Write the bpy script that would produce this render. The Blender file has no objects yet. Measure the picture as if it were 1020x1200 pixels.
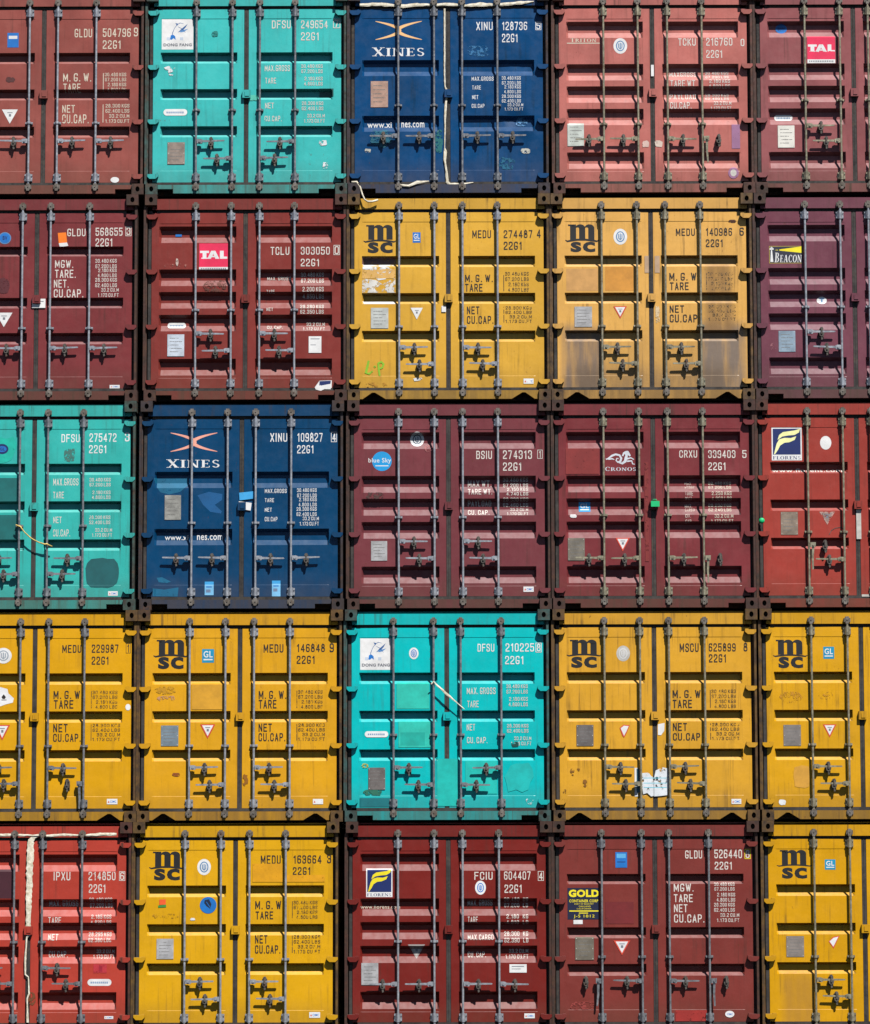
import bpy, bmesh, math, random
from mathutils import Vector, Matrix
random.seed(7)
sc = bpy.context.scene
COL = sc.collection
PI = math.pi

# ------------------------------------------------------------------ sizes
H = 2.591                 # container height
SX, SZ = 0.01054, H/243.0 # one drawing unit (about 1 cm) across / down a door face
HALF = 119.2              # half width in drawing units
PITCH = 2.5395            # column spacing
DOOR_Y = 0.058            # door face behind the casting face
LEN = 6.058
EXPO_K = 1.12             # sunlit photo colour -> base colour divisor

def lin(c):
    c = c/255.0
    return c/12.92 if c <= 0.04045 else ((c+0.055)/1.055)**2.4
def rgb(r, g, b, k=1.0):
    return tuple(min(0.9, lin(v)/k) for v in (r, g, b)) + (1.0,)

# ------------------------------------------------------------------ materials
class NT:
    def __init__(s, name):
        s.m = bpy.data.materials.new(name); s.m.use_nodes = True
        s.t = s.m.node_tree; s.n = s.t.nodes; s.n.clear()
        s.out = s.new('ShaderNodeOutputMaterial'); s.b = s.new('ShaderNodeBsdfPrincipled')
        s.link(s.b.outputs[0], s.out.inputs[0])
        s.tc = s.new('ShaderNodeTexCoord')
    def new(s, k): return s.n.new(k)
    def link(s, a, b): s.t.links.new(a, b)
    def mapping(s, scale=(1, 1, 1), loc=(0, 0, 0)):
        m = s.new('ShaderNodeMapping'); m.inputs['Scale'].default_value = scale; m.inputs['Location'].default_value = loc
        s.link(s.tc.outputs['Object'], m.inputs['Vector']); return m.outputs[0]
    def noise(s, vec, scale, detail=4, rough=0.55):
        n = s.new('ShaderNodeTexNoise'); n.inputs['Scale'].default_value = scale
        n.inputs['Detail'].default_value = detail; n.inputs['Roughness'].default_value = rough
        s.link(vec, n.inputs['Vector']); return n.outputs['Fac']
    def ramp(s, fac, a, b, lo=0.0, hi=1.0):
        r = s.new('ShaderNodeMapRange'); r.interpolation_type = 'SMOOTHSTEP'
        for k, v in zip(('From Min', 'From Max', 'To Min', 'To Max'), (a, b, lo, hi)): r.inputs[k].default_value = v
        s.link(fac, r.inputs['Value']); return r.outputs[0]
    def math(s, op, a, b=None):
        m = s.new('ShaderNodeMath'); m.operation = op
        for i, v in enumerate((a, b)):
            if v is None: continue
            if isinstance(v, (int, float)): m.inputs[i].default_value = v
            else: s.link(v, m.inputs[i])
        return m.outputs[0]
    def mix(s, fac, a, b, mode='MIX'):
        m = s.new('ShaderNodeMix'); m.data_type = 'RGBA'; m.blend_type = mode
        for sock, v in ((m.inputs[0], fac), (m.inputs[6], a), (m.inputs[7], b)):
            if isinstance(v, (int, float)): sock.default_value = v
            elif isinstance(v, tuple): sock.default_value = v
            else: s.link(v, sock)
        return m.outputs[2]
    def bump(s, h, strength, dist=0.01):
        b = s.new('ShaderNodeBump'); b.inputs['Strength'].default_value = strength; b.inputs['Distance'].default_value = dist
        s.link(h, b.inputs['Height']); s.link(b.outputs[0], s.b.inputs['Normal'])

RUST = rgb(92, 52, 30)
def paint(name, col, seed, dirt=0.35, rust=0.5, fade=0.16, rough=0.42, soil=(), dirtcol=None, dust_sheen=.42):
    t = NT(name); off = (seed*3.17, seed*1.31, seed*2.23)
    v = t.mapping((1, 1, 1), off)
    base = t.mix(t.ramp(t.noise(v, 1.6, 7, 0.62), 0.28, 0.72), tuple(c*(1-fade) for c in col[:3])+(1,), tuple(min(.9, c*(1+fade*.7)) for c in col[:3])+(1,))
    # chalky weathering in soft vertical washes
    vs = t.mapping((11, 11, 0.55), off)
    wash = t.ramp(t.noise(vs, 1.0, 5, 0.6), 0.52, 0.85, 0, 0.16+fade*.5)
    base = t.mix(wash, base, tuple(c*0.82+0.012 for c in col[:3])+(1,))
    vd = t.mapping((22, 22, 0.8), (off[2], off[0], off[1]))
    big = t.ramp(t.noise(v, 2.3, 3), 0.35, 0.7)
    st = t.math('MULTIPLY', t.ramp(t.noise(vd, 1.0, 5, 0.65), 0.50, 0.72, 0, min(1, dirt*1.35)), big)
    base = t.mix(st, base, dirtcol or rgb(58, 46, 38))
    mot = t.ramp(t.noise(v, 38, 6, 0.75), 0.45, 0.8, 0, 0.22)
    base = t.mix(mot, base, tuple(c*0.62 for c in col[:3])+(1,))
    for (x0, x1, z0, z1, sc_, amt, soft) in soil:
        sp = t.new('ShaderNodeSeparateXYZ'); t.link(t.tc.outputs['Object'], sp.inputs[0])
        X, Z = sp.outputs[0], sp.outputs[2]
        m = t.math('MULTIPLY', t.ramp(X, x0-soft, x0+soft), t.ramp(X, x1-soft, x1+soft, 1, 0))
        m = t.math('MULTIPLY', m, t.math('MULTIPLY', t.ramp(Z, z0-soft, z0+soft), t.ramp(Z, z1-soft*1.6, z1+soft*1.6, 1, 0)))
        n = t.ramp(t.noise(t.mapping((9, 9, 1.1), off), 1.0, 5), 0.25, 0.58, 0.5, 1)
        m = t.math('MULTIPLY', t.math('MULTIPLY', m, n), amt)
        base = t.mix(m, base, sc_)
    # highlight painted into the colour of ledges that face up, in a dusty tone
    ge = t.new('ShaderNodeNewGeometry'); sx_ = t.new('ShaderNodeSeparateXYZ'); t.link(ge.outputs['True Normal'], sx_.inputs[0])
    du = t.math('MULTIPLY', t.ramp(sx_.outputs[2], .30, .62), t.ramp(t.noise(t.mapping((14, 14, 3), off), 1.0, 5), .25, .7, dust_sheen*.55, dust_sheen))
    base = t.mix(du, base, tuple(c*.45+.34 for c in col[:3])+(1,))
    sp1 = t.noise(t.mapping((1, 1, 0.55), (off[1], off[2], off[0])), 21, 5, 0.72)
    patch = t.ramp(t.noise(v, 1.9, 2), 0.38, 0.66)
    r = t.math('MULTIPLY', t.ramp(sp1, 0.645, 0.69), t.math('MULTIPLY', patch, rust))
    base = t.mix(r, base, RUST)
    t.link(base, t.b.inputs['Base Color']); t.b.inputs['Specular IOR Level'].default_value = .27
    rg = t.ramp(t.noise(v, 9, 5), 0.3, 0.7, rough-0.10, rough+0.10)
    t.link(rg, t.b.inputs['Roughness'])
    hgt = t.math('ADD', t.math('MULTIPLY', t.noise(v, 5.5, 3), 1.0), t.math('MULTIPLY', t.noise(v, 120, 3), 0.05))
    t.bump(hgt, 0.2, 0.02)
    return t.m

def steel(name, a, b, rough=0.5, metal=0.3, scale=14, rustamt=0.5, rustcol=None, lo=.56, hi=.66):
    t = NT(name); v = t.mapping()
    # world-like variation between copies
    oi = t.new('ShaderNodeObjectInfo'); va = t.new('ShaderNodeVectorMath'); va.operation = 'ADD'
    cb = t.new('ShaderNodeCombineXYZ'); mu = t.math('MULTIPLY', oi.outputs['Random'], 37.0)
    t.link(mu, cb.inputs[0]); t.link(mu, cb.inputs[2]); t.link(v, va.inputs[0]); t.link(cb.outputs[0], va.inputs[1]); v = va.outputs[0]
    base = t.mix(t.ramp(t.noise(v, scale, 6, 0.65), 0.3, 0.7), a, b)
    r = t.ramp(t.noise(v, 8, 6, 0.7), lo, hi, 0, rustamt)
    base = t.mix(r, base, rustcol or RUST)
    t.link(base, t.b.inputs['Base Color'])
    t.b.inputs['Metallic'].default_value = metal
    t.link(t.ramp(t.noise(v, 30, 4), .3, .7, rough-.1, rough+.15), t.b.inputs['Roughness'])
    t.bump(t.noise(v, 70, 5), 0.16, 0.004)
    return t.m

DEC = {}
def decal_mat(name, col, worn=0.0, rough=0.55, var=0.10, scale=26.0):
    key = (name, col, worn)
    if key in DEC: return DEC[key]
    t = NT(name); v = t.mapping()
    c = col
    base = t.mix(t.ramp(t.noise(v, 7, 6, .65), .3, .7), tuple(x*(1-var) for x in c[:3])+(1,), tuple(min(.9, x*(1+var)) for x in c[:3])+(1,))
    sp = t.ramp(t.noise(v, 33, 5, .7), .55, .8, 0, .35)
    base = t.mix(sp, base, tuple(x*.55 for x in c[:3])+(1,))
    t.link(base, t.b.inputs['Base Color']); t.b.inputs['Roughness'].default_value = rough
    if worn > 0:
        tr = t.new('ShaderNodeBsdfTransparent'); mx = t.new('ShaderNodeMixShader')
        n = t.noise(v, scale, 6, .72)
        th = 0.30+0.30*worn
        t.link(t.ramp(n, th-.02, th+.035), mx.inputs[0])
        t.link(tr.outputs[0], mx.inputs[1]); t.link(t.b.outputs[0], mx.inputs[2]); t.link(mx.outputs[0], t.out.inputs[0])
    DEC[key] = t.m
    return t.m

M_CAST = steel('rusty casting steel', rgb(112, 78, 54), rgb(70, 46, 34), .75, 0.0, 9, .55, rgb(120, 66, 34))
M_GALV = steel('galvanised rod steel', (.50, .52, .56, 1), (.30, .31, .34, 1), .36, .55, 18, .45, rgb(120, 96, 70), .62, .72)
M_GALV_W = steel('weathered rod steel', (.46, .42, .30, 1), (.24, .21, .14, 1), .36, .55, 18, .6, rgb(104, 76, 50), .55, .68)
M_GALV_D = steel('dull rod steel', (.34, .35, .37, 1), (.17, .175, .19, 1), .36, .55, 18, .5, rgb(92, 66, 46), .58, .7)
M_CATCH = steel('dark latch steel', (.13, .115, .10, 1), (.04, .035, .03, 1), .6, .1, 22, .6)
M_CAM = steel('grimy cam steel', (.20, .18, .16, 1), (.08, .065, .05, 1), .6, .1, 20, .6)
M_RUBBER = steel('weathered door rubber', (.05, .044, .04, 1), (.02, .018, .018, 1), .8, 0, 6, .5, (.085, .065, .045, 1))
M_FLOOR = steel('underfloor steel', rgb(40, 32, 28), rgb(22, 18, 16), .8, 0, 6, .5)

# ------------------------------------------------------------------ mesh helpers
def X(px): return px*SX
def Z(py): return H-py*SZ
def bm_box(bm, x0, x1, y0, y1, z0, z1, mi=0):
    vs = [bm.verts.new((x, y, z)) for z in (z0, z1) for y in (y0, y1) for x in (x0, x1)]
    for f in ((0, 2, 3, 1), (4, 5, 7, 6), (0, 1, 5, 4), (2, 6, 7, 3), (0, 4, 6, 2), (1, 3, 7, 5)):
        fc = bm.faces.new([vs[i] for i in f]); fc.material_index = mi
    return vs
def pbox(bm, p0, p1, q0, q1, y0, y1, mi=0):      # drawing units across / down
    return bm_box(bm, X(p0), X(p1), y0, y1, Z(q1), Z(q0), mi)
def bm_cyl(bm, c, r, axis, l, n=12, mi=0, r2=None):
    r2 = r if r2 is None else r2
    a = Vector(axis).normalized(); u = a.orthogonal().normalized(); w = a.cross(u); c = Vector(c)
    A = [bm.verts.new(c+(u*math.cos(2*PI*i/n)+w*math.sin(2*PI*i/n))*r) for i in range(n)]
    B = [bm.verts.new(c+a*l+(u*math.cos(2*PI*i/n)+w*math.sin(2*PI*i/n))*r2) for i in range(n)]
    for i in range(n):
        f = bm.faces.new((A[i], A[(i+1) % n], B[(i+1) % n], B[i])); f.material_index = mi; f.smooth = True
    f = bm.faces.new(A[::-1]); f.material_index = mi; f = bm.faces.new(B); f.material_index = mi
def bm_prism(bm, pts, y0, y1, mi=0):              # polygon in x,z pushed from y0 to y1
    A = [bm.verts.new((x, y0, z)) for x, z in pts]; B = [bm.verts.new((x, y1, z)) for x, z in pts]
    n = len(pts)
    for i in range(n): bm.faces.new((A[i], B[i], B[(i+1) % n], A[(i+1) % n])).material_index = mi
    bm.faces.new(A).material_index = mi; bm.faces.new(B[::-1]).material_index = mi
def bm_tube(bm, pts, r, n=7, mi=0):
    pts = [Vector(p) for p in pts]; rings = []
    for i, p in enumerate(pts):
        d = (pts[min(i+1, len(pts)-1)]-pts[max(i-1, 0)]).normalized()
        u = d.cross(Vector((0, 1, 0.13))).normalized(); w = d.cross(u)
        rr = r(i/(len(pts)-1)) if callable(r) else r
        rings.append([bm.verts.new(p+(u*math.cos(2*PI*k/n)+w*math.sin(2*PI*k/n))*rr) for k in range(n)])
    for a, b in zip(rings, rings[1:]):
        for k in range(n):
            f = bm.faces.new((a[k], a[(k+1) % n], b[(k+1) % n], b[k])); f.smooth = True; f.material_index = mi
    bm.faces.new(rings[0][::-1]); bm.faces.new(rings[-1])
def finish(bm, name, nm=1, bevel=0.0, recalc=True, sharp=None):
    if bevel: bmesh.ops.bevel(bm, geom=[e for e in bm.edges if len(e.link_faces) == 2 and e.calc_face_angle(0) > .5], offset=bevel, segments=1, affect='EDGES')
    if recalc: bmesh.ops.recalc_face_normals(bm, faces=bm.faces)
    me = bpy.data.meshes.new(name); bm.to_mesh(me); bm.free()
    for _ in range(nm): me.materials.append(None)
    if sharp:
        for p in me.polygons: p.use_smooth = True
        me.set_sharp_from_angle(angle=math.radians(sharp))
    return me
def put(name, me, mats, parent=None, loc=None, label=None):
    o = bpy.data.objects.new(name, me); COL.objects.link(o)
    if parent is not None: o.parent = parent
    if loc is not None: o.location = loc
    for i, m in enumerate(mats):
        o.material_slots[i].link = 'OBJECT'; o.material_slots[i].material = m
    if label: o['label'] = label
    return o

# ------------------------------------------------------------------ shared meshes
def casting_mesh():
    bm = bmesh.new(); hw, hh, dep = 14*SX/2, 12.6*SZ/2, 0.208; n = 24
    F, O, I, B = [], [], [], []
    for k in range(n):
        a = 2*PI*k/n+PI/n*0; c, s = math.cos(a), math.sin(a); m = max(abs(c), abs(s))
        F.append(bm.verts.new((hw*c/m, 0, hh*s/m))); B.append(bm.verts.new((hw*c/m, dep, hh*s/m)))
        O.append(bm.verts.new((0.026*c, 0, 0.034*s))); I.append(bm.verts.new((0.026*c, .06, 0.034*s)))
    for k in range(n):
        j = (k+1) % n
        bm.faces.new((F[k], F[j], O[j], O[k])); bm.faces.new((O[k], O[j], I[j], I[k])); bm.faces.new((F[k], B[k], B[j], F[j]))
    f = bm.faces.new(I); f.material_index = 1; bm.faces.new(B)
    return finish(bm, 'corner_casting', 2, recalc=True)
def post_mesh(s):
    bm = bmesh.new(); z0, z1 = Z(230.3), Z(12.7)
    prof = [(-118.6, .006), (-116.0, .006), (-115.8, .034), (-114.7, .036), (-114.5, .16), (-118.6, .16)] if s > 0 else [(-120, .006), (-117.4, .006), (-117.2, .03), (-116.1, .034), (-116.0, .16), (-120, .16)]
    pts = [(X(p)*-s, y) for p, y in prof]
    A = [bm.verts.new((x, y, z0)) for x, y in pts]; B = [bm.verts.new((x, y, z1)) for x, y in pts]
    for i in range(len(pts)):
        j = (i+1) % len(pts); bm.faces.new((A[i], A[j], B[j], B[i]))
    bm.faces.new(A); bm.faces.new(B)
    return finish(bm, 'corner_post', bevel=.002)
def shell_mesh():
    bm = bmesh.new(); hx = X(HALF); cx0 = X(.8)
    for s in (-1, 1):
        xs, ys = [], []
        y = .165; k = 0; prof = [(.0, y)]
        pts = []
        while y < LEN-.3:
            pts += [(0.008, y), (0.008, y+.07), (0.042, y+.138), (0.042, y+.208)]; y += .276
        pts.append((0.008, LEN-.17))
        lo = [bm.verts.new((s*(hx-d), yy, .17)) for d, yy in pts]; hi = [bm.verts.new((s*(hx-d), yy, H-.07)) for d, yy in pts]
        for i in range(len(pts)-1): bm.faces.new((lo[i], lo[i+1], hi[i+1], hi[i]))
        x0, x1 = sorted((s*(hx-.06), s*(hx-.004)))
        bm_box(bm, x0, x1, .18, LEN-.18, .03, .172); bm_box(bm, x0, x1, .18, LEN-.18, H-.072, H-.006)
        bm_box(bm, *sorted((s*hx, s*(hx-.14))), LEN-.16, LEN-.01, .12, H-.12)
    bm_box(bm, -hx+.06, hx-.06, .19, LEN-.02, H-.03, H-.012)
    bm_box(bm, -hx+.14, hx-.14, LEN-.05, LEN-.02, .02, H-.03)
    for y in [.2+i*.45 for i in range(13)]: bm_box(bm, -hx+.06, hx-.06, y, y+.06, .02, .14, 1)
    bm_box(bm, -hx+.06, hx-.06, .14, LEN-.05, .141, .17, 1)
    for v_ in bm.verts: v_.co.x += cx0
    return finish(bm, 'cargo_box', 2)
def header_mesh():
    bm = bmesh.new(); pbox(bm, -104.4, 106, 4.6, 17.2, .030, .15)
    pbox(bm, -110.2, 113.8, 12.7, 17.1, .05, .14)
    return finish(bm, 'door_header', bevel=.003)
def sill_mesh(kind):
    bm = bmesh.new(); a, b = 231.2, 241.2
    if kind == 'peak':
        o = [(-104.2, a), (105.8, a), (105.8, b), (101, b), (90, 233.6), (86.5, 233.6), (74, b), (-74, b), (-86.5, 233.6), (-90, 233.6), (-101, b), (-104.2, b)]
    else:
        o = [(-104.2, a), (105.8, a), (105.8, 236), (86, 236), (86, b), (-86, b), (-86, 236), (-104.2, 236)]
    bm_prism(bm, [(X(p), Z(q)) for p, q in o], .014, .10)
    return finish(bm, 'door_sill', bevel=.0025)
def seal_mesh():
    bm = bmesh.new()
    pbox(bm, -114.8, -110.2, 18, 231, .068, .12); pbox(bm, 111.8, 116.3, 18, 231, .082, .12)
    pbox(bm, -105, 105, 17.3, 20.6, .066, .12); pbox(bm, -105, 105, 227.6, 231.1, .05, .12)
    pbox(bm, -2.6, 2.4, 20.7, 227.5, .062, .12)
    pbox(bm, -.4, .4, 20.7, 227.5, .058, .063)
    return finish(bm, 'door_seal', bevel=.002)
def hinge_mesh():
    bm = bmesh.new(); p = [(-6.4, -2.4), (6.6, -2.4), (6.6, .2), (3.4, 3.1), (-3.6, 3.1), (-6.4, .4)]
    bm_prism(bm, [(x*SX, -z*SZ) for x, z in p], -.004, .07)
    bm_prism(bm, [(x*SX, -z*SZ) for x, z in [(2.2, -3.3), (6.2, -3.3), (6.2, -2.3), (2.2, -2.3)]], .012, .07)
    return finish(bm, 'hinge', bevel=.004)
RY = 0.004
def bar_mesh():
    bm = bmesh.new()
    bm_cyl(bm, (0, RY, Z(233.5)), .0144, (0, 0, 1), Z(12.5)-Z(233.5), 14)
    for q0, q1, up in ((20.5, 30.5, 1), (217, 227, -1)):
        bm_cyl(bm, (0, RY, Z(q1)), .0235, (0, 0, 1), Z(q0)-Z(q1), 12)
        pbox(bm, -4.5, 4.5, q0+.6, q1-.6, DOOR_Y-.018, DOOR_Y+.004)
        pbox(bm, -2.7, 2.7, q0+.6, q1-.6, RY, DOOR_Y-.01)
        for sx in (-3.6, 3.6):
            for qq in (q0+2.2, q1-2.2): bm_cyl(bm, (X(sx), DOOR_Y-.018, Z(qq)), .011, (0, -1, 0), .014, 6)
    for q0, q1 in ((9.2, 17.5), (229.6, 238)):
        c = (q0+q1)/2
        bm_prism(bm, [(X(x), Z(c+z)) for x, z in ((-1.9, -4.2), (1.9, -4.2), (2.6, -1), (2.4, 2), (1.4, 4.2), (-1.8, 4.2), (-2.6, 0))], -.014, .028, 1)
        for s in (-1, 1):
            pbox(bm, *sorted((s*2.7, s*3.8)), c-2.6, c+2.2, -.004, .034, 1)
        bm_cyl(bm, (0, -.013, Z(c-.6)), .010, (0, -1, 0), .008, 8, 1)
    return finish(bm, 'locking_bar', 2, sharp=40)
def guide_mesh():
    bm = bmesh.new()
    bm_cyl(bm, (0, RY, -.014), .026, (0, 0, 1), .028, 12)
    bm_box(bm, -.046, .046, DOOR_Y-.016, DOOR_Y+.003, -.016, .016)
    bm_box(bm, -.026, .026, RY, DOOR_Y, -.012, .012)
    for s in (-1, 1): bm_cyl(bm, (s*.036, DOOR_Y-.015, 0), .011, (0, -1, 0), .02, 6)
    return finish(bm, 'bar_guide', sharp=40)
def handle_mesh():
    # grows toward +x from the rod axis
    bm = bmesh.new(); y = RY-.012
    bm_prism(bm, [(.012, -.026), (.075, -.03), (.085, -.012), (.085, .018), (.06, .028), (.012, .026)], y-.016, y+.022)
    bm_cyl(bm, (.05, y-.015, 0), .015, (0, -1, 0), .013, 8)
    bm_prism(bm, [(.08, -.014), (.2, -.010), (.35, -.006), (.36, .004), (.35, .012), (.2, .013), (.08, .014)], y-.006, y+.008)
    return finish(bm, 'handle', bevel=.003)
def hang_mesh():
    bm = bmesh.new(); y = RY-.012
    bm_prism(bm, [(.014, -.03), (.08, -.03), (.082, .03), (.014, .028)], y-.014, y+.02)
    bm_cyl(bm, (.052, y-.013, 0), .014, (0, -1, 0), .013, 8)
    bm_prism(bm, [(.036, -.03), (.066, -.03), (.060, -.16), (.064, -.3), (.046, -.31), (.034, -.16)], y-.004, y+.012)
    return finish(bm, 'handle', bevel=.003)
def catch_mesh():
    bm = bmesh.new()
    bm_box(bm, -.030, .030, DOOR_Y-.012, DOOR_Y+.004, -.075, .03)
    bm_prism(bm, [(-.034, -.012), (-.024, -.05), (0, -.066), (.026, -.048), (.034, -.012), (.012, -.016), (-.012, -.016)], -.014, DOOR_Y-.01)
    bm_prism(bm, [(-.018, .018), (.018, .018), (.024, .036), (.010, .06), (-.012, .056), (-.024, .036)], -.006, DOOR_Y-.008)
    bm_prism(bm, [(-.012, -.06), (.010, -.066), (.016, -.096), (-.004, -.104)], -.008, .012)
    bm_cyl(bm, (0, -.012, .04), .013, (0, -1, 0), .012, 8)
    bm_box(bm, -.010, .010, -.026, -.014, -.03, .05)
    return finish(bm, 'handle_catch', bevel=.003)
ME = dict(cast=casting_mesh(), postL=post_mesh(1), postR=post_mesh(-1), shell=shell_mesh(), header=header_mesh(), sill_peak=sill_mesh('peak'),
          sill_slot=sill_mesh('slot'), seal=seal_mesh(), hinge=hinge_mesh(), bar=bar_mesh(), guide=guide_mesh(), handle=handle_mesh(), hang=hang_mesh(), catch=catch_mesh())
def mirrored(me):
    m = me.copy(); m.transform(Matrix.Scale(-1, 4, (1, 0, 0))); m.flip_normals(); return m
ME['handleL'] = mirrored(ME['handle']); ME['hangL'] = mirrored(ME['hang']); ME['hingeR'] = mirrored(ME['hinge'])

# ------------------------------------------------------------------ door relief
RECESS = {'three': [(72.2, 85.4), (116, 129), (160.4, 173.6)], 'five': [(36.5, 56), (87.4, 107), (114, 133.6), (141, 160.4), (192.8, 212.4)],
          'two': [(82, 101), (148.5, 167.5)], 'high': [(60, 71.6), (120.5, 133), (162, 175.4)]}
class Relief:
    def __init__(s, kind, seed, dents=()):
        s.kind = kind; s.seed = seed; s.dents = dents; s.rec = []
        dep = {'three': .067, 'five': .064, 'two': .052, 'high': .064}[kind]
        for a, b in RECESS[kind]:
            L = b-a
            fr = {'three': (.20, .71), 'five': (.20, .63), 'two': (.20, .68), 'high': (.20, .72)}[kind]
            s.rec.append((a, a+L*fr[0], a+L*fr[1], b, dep))
        s.ledge = (31.8, 213.6) if kind != 'five' else (33.2, 215.5)
        s.yb = sorted([v for r in s.rec for v in r[:4]]+[s.ledge[0], s.ledge[0]+.4, s.ledge[1], s.ledge[1]+.4])
        s.doors = ((-110.8, -102.0, -99.6, -13.2, -10.9, -2.9), (2.7, 11.6, 13.6, 100.3, 102.3, 112.4))
        s.xb = sorted([v for d in s.doors for v in d[1:5]])
        r = random.Random(seed); s.w = [(r.uniform(.02, .07), r.uniform(.02, .06), r.uniform(0, 6.3), r.uniform(.0004, .0011)) for _ in range(6)]
    def depth(s, x, y):
        d = 0.0
        for a, b, c, e, dep in s.rec:
            if a <= y <= e:
                d = dep*(y-a)/(b-a) if y < b else dep if y <= c else dep*(e-y)/(e-c)
        if y <= s.ledge[0]: d = -.004
        elif y < s.ledge[0]+.4: d = -.004*(1-(y-s.ledge[0])/.4)
        elif y >= s.ledge[1]+.4: d = -.004
        elif y > s.ledge[1]: d = -.004*(y-s.ledge[1])/.4
        k = 0.0
        D = s.doors[0] if x < 0 else s.doors[1]
        if D[1] < x < D[4]:
            k = 1.0
            if x < D[2]: k = (x-D[1])/(D[2]-D[1])
            elif x > D[3]: k = (D[4]-x)/(D[4]-D[3])
        d *= k
        for u, v, p, a in s.w: d += a*math.sin(u*x+v*y+p)*math.cos(v*x*.7-u*y+p*2)
        for cx, cy, rx, ry, a in s.dents: d += a*math.exp(-((x-cx)/rx)**2-((y-cy)/ry)**2)
        return d
    def door(s, i):
        D = s.doors[i]; bm = bmesh.new()
        def fill(br, step):
            out = []
            for a, b in zip(br, br[1:]):
                n = max(1, int(round((b-a)/step)))
                out += [a+(b-a)*k/n for k in range(n)]
            return out+[br[-1]]
        xs = fill(list(D), 7.0); ys = fill([20.7]+[y for y in s.yb]+[227.4], 7.0)
        g = [[bm.verts.new((X(x), DOOR_Y+s.depth(x, y), Z(y))) for x in xs] for y in ys]
        for r0, r1 in zip(g, g[1:]):
            for k in range(len(xs)-1): bm.faces.new((r0[k], r1[k], r1[k+1], r0[k+1]))
        rim = [v for v in g[0]]+[r[-1] for r in g[1:]]+g[-1][-2::-1]+[r[0] for r in g[-2:0:-1]]
        back = [bm.verts.new((v.co.x, .135, v.co.z)) for v in rim]
        for k in range(len(rim)):
            j = (k+1) % len(rim); bm.faces.new((rim[k], rim[j], back[j], back[k]))
        bm.faces.new(back)
        return finish(bm, 'door', sharp=14)

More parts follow.
